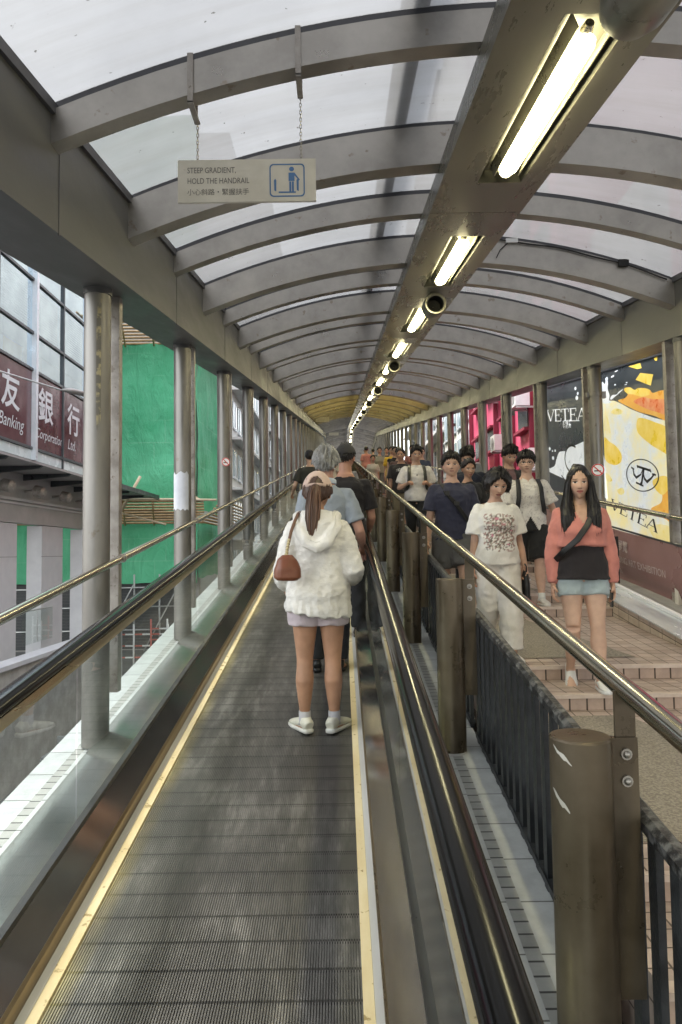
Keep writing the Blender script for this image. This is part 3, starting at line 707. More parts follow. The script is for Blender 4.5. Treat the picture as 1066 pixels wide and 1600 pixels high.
def rrect(u0, u1, v0, v1, r, d):
    out = []
    x0, x1, z0, z1 = SX0 + u0 * sw, SX0 + u1 * sw, SZ0 + v0 * sh, SZ0 + v1 * sh
    for cx, cz, a in ((x1 - r, z1 - r, 0), (x0 + r, z1 - r, 90), (x0 + r, z0 + r, 180), (x1 - r, z0 + r, 270)):
        for i in range(6): t_ = R(a + i * 18); out.append(Vector((cx + r * math.cos(t_), SYW - d, cz + r * math.sin(t_))))
    return out
A, B = rrect(.665, .92, .10, .88, .02, .0015), rrect(.674, .911, .13, .85, .016, .0015)
m.quads([A, B], True)
sq(m, .73, .855, .19, .225, .0015)
f_ = sgp(.0015)
m.face([f_(.825 + .018 * math.cos(a), .755 + .055 * math.sin(a)) for a in [2 * math.pi * i / 20 for i in range(20)]])
sq(m, .803, .846, .47, .67, .0015); sq(m, .808, .822, .225, .46, .0015); sq(m, .827, .841, .225, .46, .0015)
m.face([f_(.846, .67), f_(.885, .50), f_(.878, .48), f_(.846, .60)])
for u in (.705, .868): m.face([f_(u - .006, .25), f_(u + .008, .23), f_(u + .009, .49), f_(u, .53), f_(u - .008, .49)])
m.build('pictogram', M['signblue'], sg)
for x in (-.703, -.178):
    zt = zi(3.35) + HB + arc(x) - .02; m = MB(); z = SZ1 - .01; i = 0
    while z < zt + .01:
        ring = []
        for q in range(11):
            a = 2 * math.pi * q / 10; d = .0055 * math.cos(a)
            ring.append((x + (d if i % 2 else 0), SYW + .008 + (0 if i % 2 else d), z + .011 + .013 * math.sin(a)))
        m.tube(ring, .0016, 5, cap=False); z += .019; i += 1
    m.build('chain', M['chain'], sg)
    m = MB(); m.box(x - .014, x + .014, 3.35 - .062, 3.35 - .052, zt - .035, zt + .22); m.box(x - .014, x + .014, 3.35 - .062, SYW + .01, zt - .03, zt - .022); m.box(x - .014, x + .014, 3.35 + .052, 3.35 + .06, zt - .02, zt + .2); m.build('hanger_bracket', M['post'], sg)
# far hanging signs
for (x, y, zoff, lab) in ((-.9, 36.5, 3.14, 'small cream hanging sign far along the walkway, higher of two'), (-.55, 62, 2.9, 'small pale hanging sign at the far top of the slope')):
    t = thing('hanging_sign', W(x, y, zoff), lab, 'sign'); m = MB(); wd = .7 if y < 50 else .85; m.box(x - wd / 2, x + wd / 2, y, y + .03, zi(y) + zoff, zi(y) + zoff + .26); m.build('board', M['signface'], t)
    m = MB(); m.tube([W(x - .3, y + .015, zoff + .26), W(x - .3, y + .015, HB + arc(x - .3) + .05)], .01, 5); m.tube([W(x + .3, y + .015, zoff + .26), W(x + .3, y + .015, HB + arc(x + .3) + .05)], .01, 5); m.build('chain', M['chain'], t)
# ------------------------------------------------------------------ surroundings, left
M['clad'] = pm('grey_cladding', (.36, .35, .35), (.44, .43, .43), .45, 0, 2, rand=False)
M['clad2'] = pm('pale_pier_cladding', (.50, .50, .53), (.58, .58, .6), .5, 0, 2, rand=False)
M['soffit'] = pm('grey_soffit', (.28, .27, .265), (.34, .33, .32), .6, rand=False)
M['pale_panel'] = pm('pale_glass_panel', (.55, .64, .64), (.66, .74, .74), .25, 0, 2)
M['maroon'] = pm('maroon_sign_glass', (.075, .022, .03), (.12, .042, .05), .1, 0, 1.5, (.5, 1, 1))
M['mull'] = pm('white_mullion', (.55, .58, .62), (.65, .68, .72), .4, .3)
M['mulld'] = pm('dark_mullion', (.03, .035, .04), (.05, .055, .06), .4)
M['room'] = pm('room_interior', (.36, .43, .48), (.55, .60, .63), .9, 0, 1.2)
M['amber'] = pm('amber_blind', (.62, .40, .08), (.72, .52, .14), .8, 0, 1.2)
M['blind'] = pm('tan_blind_slat', (.42, .34, .22), (.5, .42, .3), .7)
M['blind2'] = pm('grey_blind_slat', (.38, .43, .46), (.5, .55, .57), .7)
M['net'] = None
def net_mat():
    m, t, o = new_mat('green_scaffold_net'); p = N(t, 'ShaderNodeBsdfPrincipled'); L(t, p.outputs[0], o.inputs[0])
    v = coords(t, (1, 1, 1), False); n = noise_tex(t, v, .8, 6, .6)
    c = ramp(t, n, [(.3, (.06, .40, .20)), (.7, (.13, .54, .31))])
    tc = N(t, 'ShaderNodeTexCoord'); b = N(t, 'ShaderNodeTexBrick'); b.offset = .3; L(t, tc.outputs['UV'], b.inputs['Vector'])
    b.inputs['Scale'].default_value = 1; b.inputs['Brick Width'].default_value = 1.5; b.inputs['Row Height'].default_value = .9; b.inputs['Mortar Size'].default_value = .035; b.inputs['Mortar Smooth'].default_value = 1
    mx = N(t, 'ShaderNodeMix', data_type='RGBA'); k = N(t, 'ShaderNodeMath', operation='MULTIPLY'); n4 = noise_tex(t, v, .7, 2); k2 = N(t, 'ShaderNodeMapRange'); k2.inputs[1].default_value = .42; k2.inputs[2].default_value = .62; k2.inputs[4].default_value = .55; L(t, n4, k2.inputs[0])
    L(t, b.outputs['Fac'], k.inputs[0]); L(t, k2.outputs[0], k.inputs[1]); L(t, k.outputs[0], mx.inputs['Factor']); L(t, c, mx.inputs[6]); mx.inputs[7].default_value = (.22, .55, .36, 1)
    L(t, mx.outputs[2], p.inputs['Base Color']); p.inputs['Roughness'].default_value = .75
    mp = coords(t, (1.2, 1.2, .5), False); L(t, bump(t, noise_tex(t, mp, 1.6, 7, .65, 1.2), .55, .3), p.inputs['Normal']); return m
M['net'] = net_mat()
M['bamboo'] = pm('bamboo_pole', (.33, .22, .10), (.46, .33, .17), .6, 0, 8)
M['plank'] = pm('pale_plank', (.5, .42, .28), (.6, .52, .38), .7)
M['shutter'] = pm('dark_shutter', (.03, .035, .04), (.05, .055, .06), .5)
M['galv'] = pm('galvanised_tube', (.42, .43, .43), (.55, .56, .56), .4, .6)
M['stripe'] = pm('red_barrier_tube', (.5, .10, .08), (.56, .14, .11), .5)
M['white_wall'] = pm('white_render_wall', (.55, .55, .54), (.70, .70, .69), .8, 0, .6)
M['grey_wall'] = pm('grey_render_wall', (.34, .33, .32), (.46, .45, .43), .8, 0, .6)
M['win'] = pm('dark_window_glass', (.03, .04, .045), (.09, .105, .11), .1, 0, .7)
M['winl'] = pm('pale_window_glass', (.22, .30, .32), (.40, .48, .50), .12, 0, .7)
M['red'] = pm('crimson_cladding', (.60, .085, .17), (.68, .12, .21), .5, 0, 1.2)
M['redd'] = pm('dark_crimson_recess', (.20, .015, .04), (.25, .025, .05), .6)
M['acw'] = pm('air_conditioner_white', (.68, .68, .67), (.78, .78, .77), .5)

BKX = -7.0; BY0, BYE = 6.0, 21.6
bank = thing('bank_building', (-9, 14, -3), 'grey bank building with maroon sign band under reflective windows', 'building')
# curtain wall: transoms measured above the sill
zs = [3.95, 4.22, 6.02, 6.88, 8.12, 9.4, 12.5]
mull_y = [BY0 + .14] + [7.4, 9.1, 10.8, 12.5, 14.2, 15.9, 17.6, 19.35, 21.1]
m = MB()
for z in zs[1:]: m.box(BKX - .05, BKX + .035, BY0, BYE, z - .03, z + .03)
m.build('transom', M['mulld'], bank)
for i, y in enumerate(mull_y):
    m = MB(); big = i % 2 == 0 if False else (i in (2, 4, 6, 8, 0))
    m.box(BKX - .05, BKX + (.10 if big else .04), y - (.055 if big else .025), y + (.055 if big else .025), 3.95, 12.5); m.build('mullion', M['mull' if big else 'mulld'], bank)
random.seed(4)
glassm = thin_glass('bank_window_glass', (.62, .72, .75), 1.5, .5, .02, .0, 1.0, (.80, .92, 1.0))
edges = [BY0] + mull_y[1:] + [BYE]
for i, (a, b) in enumerate(zip(edges[:-1], edges[1:])):
    m = MB(); m.box(BKX - .02, BKX + .0, a + .03, b - .03, 3.955, 4.185); m.build('spandrel_panel', M['pale_panel'], bank)
    m = MB(); m.box(BKX - .03, BKX - .005, a + .03, b - .03, 4.252, 5.988); m.build('sign_panel', M['maroon'], bank)
    for j in (2, 3, 4, 5):
        z0, z1 = zs[j] + .032, zs[j + 1] - .032
        m = MB(); m.face([(BKX - .012, a + .03, z0), (BKX - .012, b - .03, z0), (BKX - .012, b - .03, z1), (BKX - .012, a + .03, z1)]); wn = m.build('window', glassm, bank)
        k = random.random()
        if j == 3 or (j == 4 and k < .3):
            m = MB(); z = z0
            while z < z1 - .02: m.box(BKX - .16, BKX - .12, a + .04, b - .04, z, z + .035); z += .062
            m.build('blind', M['blind' if i in (6, 3) else 'blind2'], wn)
        m = MB(); m.box(BKX - .75, BKX - .7, a + .02, b - .02, z0, z1); m.build('room_back', M['amber' if (i == 6 and j in (2,)) or (i == 3 and j == 4) else 'room'], wn)
        if i == 6 and j == 2:
            m = MB(); m.box(BKX - .5, BKX - .45, a + .5, b - .2, z0 + .1, z1 - .15); m.build('notice_board', M['soffit'], wn)
m = MB(); m.box(-16, BKX - .76, BY0, BYE, 3.96, 12.5); m.build('upper_block', M['clad'], bank)
m = MB(); m.prism([(-7.0, BY0, 3.94), (-16, BY0, 3.94), (-16, BYE, 3.94), (-8.1, 26.4, 3.94), (-6.85, 26.4, 3.94), (-6.97, BYE, 3.94)], (0, 0, -.05)); m.build('soffit', M['soffit'], bank)
for i in range(10):
    y = 9.5 + i * 1.72; m = MB(); m.prism([(-6.98, y, 3.885), (-8.2, y, 3.885), (-8.2, y, 3.72), (-7.05, y, 3.82)], (0, .09, 0)); m.build('soffit_rib', M['mulld'], bank)
m = MB(); m.box(-6.9, -6.82, BYE, 26.4, 3.84, 3.99); m.build('canopy_edge', M['mulld'], bank)
m = MB(); m.box(-8.5, -8.2, BY0, 24.0, 2.62, 3.88); m.build('fascia', M['clad'], bank)
m = MB(); m.box(-8.2, -8.14, BY0, 24.0, 3.17, 3.24); m.box(-8.2, -8.16, BY0, 24.0, 3.08, 3.13); m.build('moulding', M['clad2'], bank)
for a, b in ((7, 9.2), (11, 13), (14.8, 17.82), (19.3, 20.75), (22.4, 23.9)):
    m = MB(); m.box(-8.62, -8.21, a, b, -1.2, 2.6); q = m.build('pier', M['clad2'], bank)
    m = MB(); m.box(-8.222, -8.206, a - .004, b + .004, 1.755, 1.765); m.build('panel_joint', M['mulld'], q)
for i in range(6):
    y = 12.95 + i * 1.75; m = MB(); m.tube([(-8.2, y, 3.45), (-7.98, y, 3.47)], .03, 8); m.tube([(-7.98, y, 3.47), (-7.93, y, 3.46)], [.05, .14], 14)
    m.tube([(-7.93, y, 3.46), (-7.72, y, 3.42), (-7.66, y, 3.41)], [.15, .15, .08], 16); m.build('spot_lamp', M['post'], bank, True, angle=40)
# glass balustrade in the opening and concrete parapet in front
m = MB(); m.face([(-8.1, 17.9, -.5), (-8.1, 19.8, -.5), (-8.1, 19.8, .35), (-8.1, 17.9, .35)]); gb = m.build('balustrade', M['glass'], bank)
m = MB(); m.tube([(-8.1, 17.9, .36), (-8.1, 19.8, .36)], .02, 8); m.tube([(-8.1, 18.8, -.5), (-8.1, 18.8, .35)], .015, 6); m.build('balustrade_rail', M['galv'], gb)
# lettering on the maroon panels: characters and the script below
def fy(y0, z0, x=BKX + .002): return lambda u, v: Vector((x, y0 + u, z0 + v))
M['sign_white'] = pm('white_sign_letters', (.52, .55, .57), (.62, .65, .67), .5)
m = MB()
for ch, y in (('友', 14.33), ('銀', 16.12), ('行', 17.86)):
    m = MB(); put_text(m, ch, .86, fy(y + .06, 5.0), 1.0, .014); m.build('lettering', M['sign_white'], bank)
for ch, y, s in (('Banking', 14.28, .40), ('Corporation', 16.05, .33), ('Ltd.', 17.95, .38)):
    m = MB(); put_text(m, ch, s, lambda u, v, y=y: Vector((BKX + .002, y + u + v * .25, 4.52 + v)), .92); m.build('lettering', M['sign_white'], bank)
pw = thing('parapet_wall', (-6.9, 14, -3), 'grey concrete parapet wall in front of the bank piers', 'wall')
m = MB(); m.box(-7.1, -6.8, 4, 19.6, -3.6, -.52); m.build('wall_body', M['concrete'], pw)
m = MB(); m.box(-7.16, -6.74, 4, 19.65, -.515, -.42); m.build('coping', M['clad2'], pw)
# swan-neck lamp reaching out from the bank
t = thing('street_lamp', (-7.0, 15.0, 5.6), 'small lamp on a long thin arm in front of the bank sign', 'lamp')
m = MB(); m.tube([(-6.9, 12.4, 5.35), (-6.0, 15.2, 5.36)], .018, 8); m.build('arm', M['galv'], t, True)
m = MB(); m.tube([(-6.02, 15.1, 5.37), (-5.95, 15.35, 5.41), (-5.80, 15.85, 5.44), (-5.7, 16.2, 5.36)], [(.02, .02), (.13, .06), (.15, .05), (.04, .01)], 12); m.build('lamp_head', M['soffit'], t, True)

# building wrapped in green net
gn = thing('netted_building', (-9, 28.5, -2), 'building wrapped in bright green scaffold net with bamboo platforms', 'building')
random.seed(3)
def net_face(name, p0, p1, z0, z1, bulge, ny=24, nx=40):
    m = MB(); p0 = Vector(p0); p1 = Vector(p1); d = p1 - p0; nrm = Vector((d.y, -d.x, 0)).normalized(); ln = d.length
    P = []
    for j in range(ny + 1):
        row = []
        for i in range(nx + 1):
            u, v = i / nx, j / ny; p = p0 + d * u; z = z0 + (z1 - z0) * v
            o = .16 * mnoise.noise((u * ln * .55, z * .28, p0.x)) + .07 * mnoise.noise((u * ln * 1.6, z * .9, 4)) + .05 * abs(math.sin(z * 1.1 + .5 * math.sin(u * 7)))
            if v < .001: z += .15 * mnoise.noise((u * ln * .8, 9, 3))
            row.append(p + nrm * (o * bulge) + Vector((0, 0, z)))
        P.append(row)
    for j in range(ny):
        for i in range(nx):
            m.face([P[j][i], P[j][i + 1], P[j + 1][i + 1], P[j + 1][i]], [(i / nx * ln, j / ny * (z1 - z0)), ((i + 1) / nx * ln, j / ny * (z1 - z0)), ((i + 1) / nx * ln, (j + 1) / ny * (z1 - z0)), (i / nx * ln, (j + 1) / ny * (z1 - z0))])
    return m.build(name, M['net'], gn, True)
NX1 = -5.75
net_face('net_sheet', (-16, 28, 0), (NX1, 28, 0), 3.55, 10.25, 1)
net_face('net_sheet', (NX1, 28, 0), (-5.6, 34, 0), 3.55, 10.0, 1)
net_face('net_sheet', (-16, 28.15, 0), (NX1, 28.15, 0), .62, 3.1, .8)
net_face('net_sheet', (NX1, 28.15, 0), (-5.6, 34, 0), .85, 3.1, .8)
net_face('net_sheet', (-16, 28.3, 0), (NX1, 28.3, 0), 12.2, 20, 1, 14, 20)
def platform(z, ext, n):
    m = MB()
    for i in range(n):
        f = i / (n - 1); y = 28.1 - ext * f; zz = z + .75 * f
        m.tube([(-16, y, zz + .02 * math.sin(i)), (-10, y, zz), (NX1 + .3 + .25 * f, y, zz - .02)], .045, 6)
    for i in range(n):
        f = i / (n - 1); x = NX1 + .2 + ext * f * .7; zz = z + .75 * f
        m.tube([(x, 28.1 - ext * f, zz), (x + .1, 34, zz)], .045, 6)
    for i in range(9):
        x = -15.5 + i * 1.15; m.tube([(x, 28.0, z - .1), (x + .35, 28.1 - ext - .15, z + .95)], .035, 6)
    m.build('bamboo_platform', M['bamboo'], gn, True)
platform(3.05, 1.5, 9); platform(10.2, 2.0, 12)
m = MB(); m.tube([(-9.6, 26.55, 3.9), (-7, 26.5, 3.86), (-4.7, 26.5, 3.8)], .05, 6); m.tube([(-8.25, 26.4, 3.45), (-7.6, 26.6, 4.75)], .06, 6); m.tube([(-6.15, 26.5, 4.25), (-5.2, 26.6, 3.75)], .05, 6); m.tube([(-9.7, 26.5, 3.75), (-6.6, 26.5, 2.9)], .04, 6); m.build('pale_pole', M['plank'], gn, True)
m = MB(); m.box(-16, -5.8, 28.6, 29, -2.4, 20); m.build('wall', M['grey_wall'], gn)
m = MB()
for i in range(22): m.box(-15.5, -6.1, 28.50, 28.56, -1.9 + i * .12, -1.82 + i * .12)
m.box(-15.5, -6.1, 28.56, 28.6, -2, .75); m.build('shutter', M['shutter'], gn)
m = MB()
for x in (-12.2, -10.4, -9.0, -8.2, -7.2, -6.3): m.tube([(x, 27.9, -2.1), (x, 27.9, 1.0)], .035, 6)
for z in (-1.2, -.3, .45): m.tube([(-13, 27.85, z), (-5.8, 27.85, z + .05)], .03, 6)
for x in (-9.6, -7.8): m.tube([(x, 27.8, -2), (x + 1.4, 27.8, .6)], .025, 6)
m.build('scaffold_tube', M['galv'], gn, True)
# street barriers
random.seed(11)
for i, (x, y, lab) in enumerate(((-7.0, 24.8, 'red and white tube barrier in the street, nearest to the net building corner'), (-6.1, 25.9, 'red and white tube barrier standing behind another one in the street'), (-5.3, 27.0, 'red and white tube barrier farthest up the street'))):
    zg = -2.35 + (y - 22) * .07
    t = thing('street_barrier', (x, y, zg), lab, 'barrier')
    for a, mt in (('frame_tube', 'stripe'), ('frame_tube', 'white_ink')):
        m = MB(); d = .12 if mt == 'stripe' else -.12
        for zz in (.35, .75, 1.15):
            for q in range(6):
                if (q % 2 == 0) == (mt == 'stripe'): m.tube([(x - .9 + q * .3, y + .02, zg + zz), (x - .6 + q * .3, y + .02, zg + zz)], .03, 6)
        for sx in ((-.9, .3) if mt == 'stripe' else (-.3, .9)):
            m.tube([(x + sx, y, zg), (x + sx, y, zg + 1.5)], .032, 6)
        m.build(a, M[mt], t, True)
t = thing('notice_board', (-7.6, 23.2, -2.3), 'pale blue notice sheet on a post in the street', 'sign')
m = MB(); m.box(-7.9, -7.3, 23.2, 23.22, -1.5, -.4); m.build('sheet', M['pale_panel'], t); m = MB(); m.tube([(-7.25, 23.25, -2.4), (-7.25, 23.25, -.3)], .03, 8); m.build('post', M['galv'], t)
# outside stair close to the left ledge
m = MB()
for i in range(9):
    y = 3.6 + i * .42; z = -1.15 + i * .12; m.box(-2.95, -1.95, y, y + .40, z - .6, z)
    m.box(-2.95, -1.95, y + .395, y + .42, z - .6, z + .1)
tag(m.build('outside_stairs', M['asphalt']), 'dark steps outside beside the left ledge', 'stairs', kind='structure')

# pale blocks beyond the net building
def facade_block(name, x, y0, y1, z0, z1, wall, win, label, depth=8, face=1, wy=1.7, wz=2.6, balc=True, sill=.9, nmax=40):
    t = thing(name, (x, (y0 + y1) / 2, z0), label, 'building')
    m = MB(); xb = x - depth if face > 0 else x + depth
    m.box(min(x, xb), max(x, xb), y0, y1, z0, z1); m.build('wall', M[wall], t)
    nw = 0; z = z0 + 1.6
    while z + 1.6 < z1 and nw < nmax:
        y = y0 + .5
        while y + wy * .6 < y1 and nw < nmax:
            m = MB(); e = .05 * face; m.box(min(x + .004 * face, x + e), max(x + .004 * face, x + e), y, y + wy * .62, z, z + 1.35); wn = m.build('window', M[win], t)
            m = MB()
            fx0, fx1 = (x + .004 * face, x + .09 * face); fx0, fx1 = min(fx0, fx1), max(fx0, fx1)
            m.box(fx0, fx1, y - .06, y + wy * .62 + .06, z - .1, z - .003); m.box(fx0, fx1, y + wy * .3, y + wy * .33, z, z + 1.35); m.build('frame', M['mull'], wn)
            nw += 1; y += wy
        if balc:
            m = MB(); bx = sorted((x + .002 * face, x + .5 * face)); m.box(bx[0], bx[1], y0, y1, z - .75, z - .62); m.build('ledge_slab', M['white_wall'], t)
        z += wz
    return t
facade_block('apartment_building', -5.6, 36, 50, -1, 24, 'white_wall', 'winl', 'white apartment block seen between left columns past the green net')
facade_block('apartment_building', -5.2, 51, 74, 2, 30, 'grey_wall', 'win', 'grey block far up the street behind the left columns')
facade_block('office_building', -22, 28.5, 60, -2, 34, 'grey_wall', 'winl', 'tall grey block rising behind the bank and net building', nmax=20)
facade_block('office_building', -16.5, 6, 27, 6, 30, 'white_wall', 'winl', 'pale tower high behind the bank', nmax=30)

# ------------------------------------------------------------------ surroundings, right
rbld = thing('red_building', (5.2, 20, 0), 'crimson building with dark recessed windows and air conditioners right of the walkway', 'building')
m = MB(); m.box(5.2, 12, 16.2, 27.5, -1, 16); m.build('wall', M['red'], rbld)
for i in range(5):
    for j in range(6):
        y = 16.9 + i * 2.15; z = 3.2 + j * 1.9
        m = MB(); m.box(5.12, 5.196, y, y + 1.0, z, z + .75); wn = m.build('window', M['win'], rbld)
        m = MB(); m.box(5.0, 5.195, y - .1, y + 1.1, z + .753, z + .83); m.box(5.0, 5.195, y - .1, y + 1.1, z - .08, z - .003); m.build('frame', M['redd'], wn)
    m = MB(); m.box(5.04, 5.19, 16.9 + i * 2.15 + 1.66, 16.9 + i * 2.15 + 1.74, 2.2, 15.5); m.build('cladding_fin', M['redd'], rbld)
random.seed(9); na = 0
for (y, z, sc) in ((18.3, 5.55, 1.), (17.1, 3.75, 1.), (20.9, 4.75, .95), (20.6, 3.05, .9), (23.8, 4.3, .9), (24.6, 3.2, .9), (17.6, 7.0, 1.), (22.3, 6.6, .9), (26.0, 5.0, .9)):
    m = MB(); x0 = 4.62; m.box(x0, 5.0, y, y + .62 * sc, z, z + .5 * sc); q = m.build('air_conditioner', M['acw'], rbld)
    m = MB(); m.tube([(x0 - .002, y + .27, z + .25 * sc), (x0 - .012, y + .27, z + .25 * sc)], .18 * sc, 16); m.tube([(x0 - .012, y + .27, z + .25 * sc), (x0 - .02, y + .27, z + .25 * sc)], .05, 10); m.build('fan_grille', M['soffit'], q, True, angle=30)
    m = MB(); m.box(x0 + .02, 5.19, y + .05, y + .1, z - .05, z - .003); m.box(x0 + .02, 5.19, y + .5 * sc, y + .55 * sc, z - .05, z - .003); m.build('wall_bracket', M['galv'], q)
facade_block('apartment_building', 5.4, 28, 36, 0, 26, 'white_wall', 'winl', 'white block with pale windows just past the red building', face=-1, wy=1.3, wz=1.9, balc=False, nmax=60)
facade_block('apartment_building', 5.6, 37, 56, 2, 28, 'grey_wall', 'win', 'grey block far up behind the right columns', face=-1)
facade_block('office_building', 9.5, -4, 15.8, -3, 22, 'grey_wall', 'win', 'grey block behind the advertising boards', face=-1)
m = MB(); m.box(5.9, 6.4, 13.2, 16, -1, 9); tag(m.build('side_wall', M['white_wall']), 'pale wall between dark advertising board and red building', 'wall')

M['slate'] = pm('slate_print', (.030, .038, .044), (.05, .058, .064), .35, 0, 1, rand=False)
M['milk'] = pm('milky_print', (.74, .80, .86), (.88, .79, .42), .35, 0, 1.6, lo=.40, hi=.62, rand=False)
M['milkw'] = pm('white_splash_print', (.72, .77, .82), (.82, .86, .9), .35, rand=False)
M['yel'] = pm('mango_yellow_print', (.80, .56, .04), (.88, .68, .22), .35, 0, 4, rand=False)
M['yel2'] = pm('soft_yellow_print', (.82, .68, .18), (.86, .80, .55), .35, 0, 3, rand=False)
M['ora'] = pm('orange_print', (.78, .35, .04), (.82, .5, .12), .35, 0, 5, rand=False)
M['redo'] = pm('red_orange_print', (.72, .15, .04), (.82, .42, .22), .35, 0, 7, rand=False)
M['lit_white'] = pm('lit_white_letters', (.8, .82, .85), (.85, .87, .9), .4)
for k_ in ('lit_white', 'milk', 'milkw', 'yel', 'yel2', 'ora', 'redo', 'slate'):      # the boards are lit boxes
    t_ = M[k_].node_tree; p_ = [n for n in t_.nodes if n.type == 'BSDF_PRINCIPLED'][0]
    t_.links.new(p_.inputs['Base Color'].links[0].from_socket, p_.inputs['Emission Color']); p_.inputs['Emission Strength'].default_value = .09
# advertising boards
AX = 4.25
def ad_board(ya, yb, label):
    # ya: far end (left in the photo), yb: near end; returns a mapper (u, t) -> point
    t = thing('advertising_board', W(AX, (ya + yb) / 2, .42), label, 'advertising board')
    H0, H1 = .42, 2.93
    m = MB(); m.prism([W(AX, ya, H0), W(AX, yb, H0), W(AX, yb, H1), W(AX, ya, H1)], (.12, 0, 0)); m.build('panel', M['slate'], t)
    m = MB()
    for a, b, c, d in ((-.012, 1.012, -.03, -.002), (-.012, 1.012, 1.002, 1.14)):
        P = lambda u, v: W(AX - .02, ya + (yb - ya) * u, H0 + (H1 - H0) * v)
        m.prism([P(a, c), P(b, c), P(b, d), P(a, d)], (.16, 0, 0))
    m.build('frame', M['mulld' if True else ''], t)
    return t, (lambda u, v, d=.003: W(AX - d, ya + (yb - ya) * u, H0 + (H1 - H0) * v))
def smooth_poly(pts, n=5):
    out = []; m_ = len(pts)
    for i in range(m_):
        p0, p1, p2, p3 = [np.array(pts[(i + k - 1) % m_], float) for k in range(4)]
        for j in range(n):
            t = j / n; out.append(.5 * ((2 * p1) + (-p0 + p2) * t + (2 * p0 - 5 * p1 + 4 * p2 - p3) * t * t + (-p0 + 3 * p1 - 3 * p2 + p3) * t ** 3))
    return out
from mathutils.geometry import tessellate_polygon
def flat_shape(mb, pts, fn, d):
    tri = tessellate_polygon([[Vector((p[0], p[1], 0)) for p in pts]]); n = len(mb.v)
    mb.v += [tuple(fn(p[0], p[1], d)) for p in pts]
    for a in tri: mb.f.append(tuple(n + i for i in a)); mb.uv.append(None)
def stroke(mb, pts, wd, fn, d, asp=1.0):
    # a pen stroke through pts with half width wd (list or number)
    P = [np.array(p, float) for p in pts]; k = len(P); lo, hi = [], []
    for i, p in enumerate(P):
        t = P[min(i + 1, k - 1)] - P[max(i - 1, 0)]; t = t / (np.linalg.norm(t) + 1e-9); nn = np.array((-t[1], t[0])); w_ = wd[i] if isinstance(wd, (list, tuple)) else wd
        lo.append(p - nn * w_); hi.append(p + nn * w_)
    mb.quads([[fn(p[0], p[1], d) for p in lo], [fn(p[0], p[1], d) for p in hi]])
SERIF = {'V': [((0, 1), (.42, 0), .075), ((.42, 0), (.82, 1), .03), ((-.08, 1), (.22, 1), .025), ((.66, 1), (.94, 1), .025)],
         'E': [((.12, 0), (.12, 1), .07), ((0, 1), (.66, 1), .03), ((0, 0), (.7, 0), .03), ((.12, .52), (.5, .52), .028), ((.66, 1), (.66, .76), .025), ((.7, 0), (.72, .26), .025), ((.5, .4), (.5, .64), .022)],
         'T': [((.38, 0), (.38, 1), .07), ((0, 1), (.76, 1), .03), ((0, 1), (.0, .74), .025), ((.76, 1), (.76, .74), .025), ((.22, 0), (.54, 0), .025)],
         'A': [((.0, 0), (.40, 1), .03), ((.40, 1), (.82, 0), .075), ((.16, .36), (.62, .36), .025), ((-.1, 0), (.16, 0), .025), ((.62, 0), (.94, 0), .025)]}
def serif_word(mb, word, org, ex, ey, fn, d, gap=.08):
    # org, ex, ey: origin and letter unit vectors in board (u, t)
    x = 0; org, ex, ey = np.array(org), np.array(ex), np.array(ey)
    for ch in word:
        for a, b, w_ in SERIF[ch]:
            a, b = np.array(a, float), np.array(b, float); t = (b - a) / np.linalg.norm(b - a); nn = np.array((-t[1], t[0])) * w_
            q = [a - nn, b - nn, b + nn, a + nn]
            mb.face([fn(*(org + ex * (x + c[0]) + ey * c[1]), d) for c in q])
        x += {'V': .86, 'E': .74, 'T': .8, 'A': .86}[ch] + gap
    return x
def pxm(x, y):      # the near board's measured layout
    u = (x - 485) / 530; a = 110 - 110 * u; b = 1325 + 95 * u; return (u, 1 - (y - a) / (b - a))
ab, fn = ad_board(11.25, 8.95, 'yellow and white dessert advertising board with round monogram beside the right railing')
def art(name, mat, polys, d, sm=True):
    for p in polys:
        m = MB(); q = [(min(max(a, 0), 1), min(max(b, 0), 1)) for a, b in [pxm(*c) for c in p]]
        if sm: q = [(min(max(a, 0.002), .998), min(max(b, .002), .998)) for a, b in smooth_poly(q)]
        flat_shape(m, q, fn, d); m.build(name, M[mat], ab)
art('milk_print', 'milk', [[(485, 330), (600, 335), (660, 360), (720, 395), (800, 430), (900, 470), (1015, 505), (1015, 1420), (800, 1400), (485, 1325)]], .003, False)
art('splash_print', 'milkw', [[(485, 190), (515, 200), (528, 150), (545, 190), (540, 240), (555, 290), (550, 330), (575, 345), (485, 345)], [(560, 315), (580, 290), (620, 285), (640, 265), (680, 245), (640, 278), (600, 305), (570, 325)], [(520, 160), (540, 145), (545, 165), (528, 180)], [(600, 208), (612, 203), (618, 210), (606, 217)], [(700, 195), (716, 192), (712, 200)], [(575, 145), (600, 132), (600, 145), (580, 152)], [(610, 105), (640, 95), (620, 110)], [(690, 212), (712, 206), (704, 214)]], .004)
art('fruit_print', 'ora', [[(630, 335), (690, 315), (715, 285), (690, 262), (692, 238), (735, 234), (770, 255), (800, 243), (850, 246), (885, 262), (905, 285), (960, 270), (1008, 290), (1008, 490), (900, 455), (800, 425), (720, 385)]], .004)
art('fruit_print', 'yel', [[(690, 262), (692, 238), (735, 234), (775, 258), (800, 243), (850, 246), (885, 262), (880, 300), (820, 310), (760, 290), (715, 285)], [(820, 128), (912, 146), (892, 230), (782, 178)], [(728, 72), (822, 52), (832, 92), (800, 98)], [(920, 25), (945, 15), (942, 45), (930, 45)]], .0055, False)
art('fruit_print', 'redo', [[(760, 345), (830, 315), (900, 330), (1006, 350), (1006, 455), (930, 430), (850, 400)]], .0055)
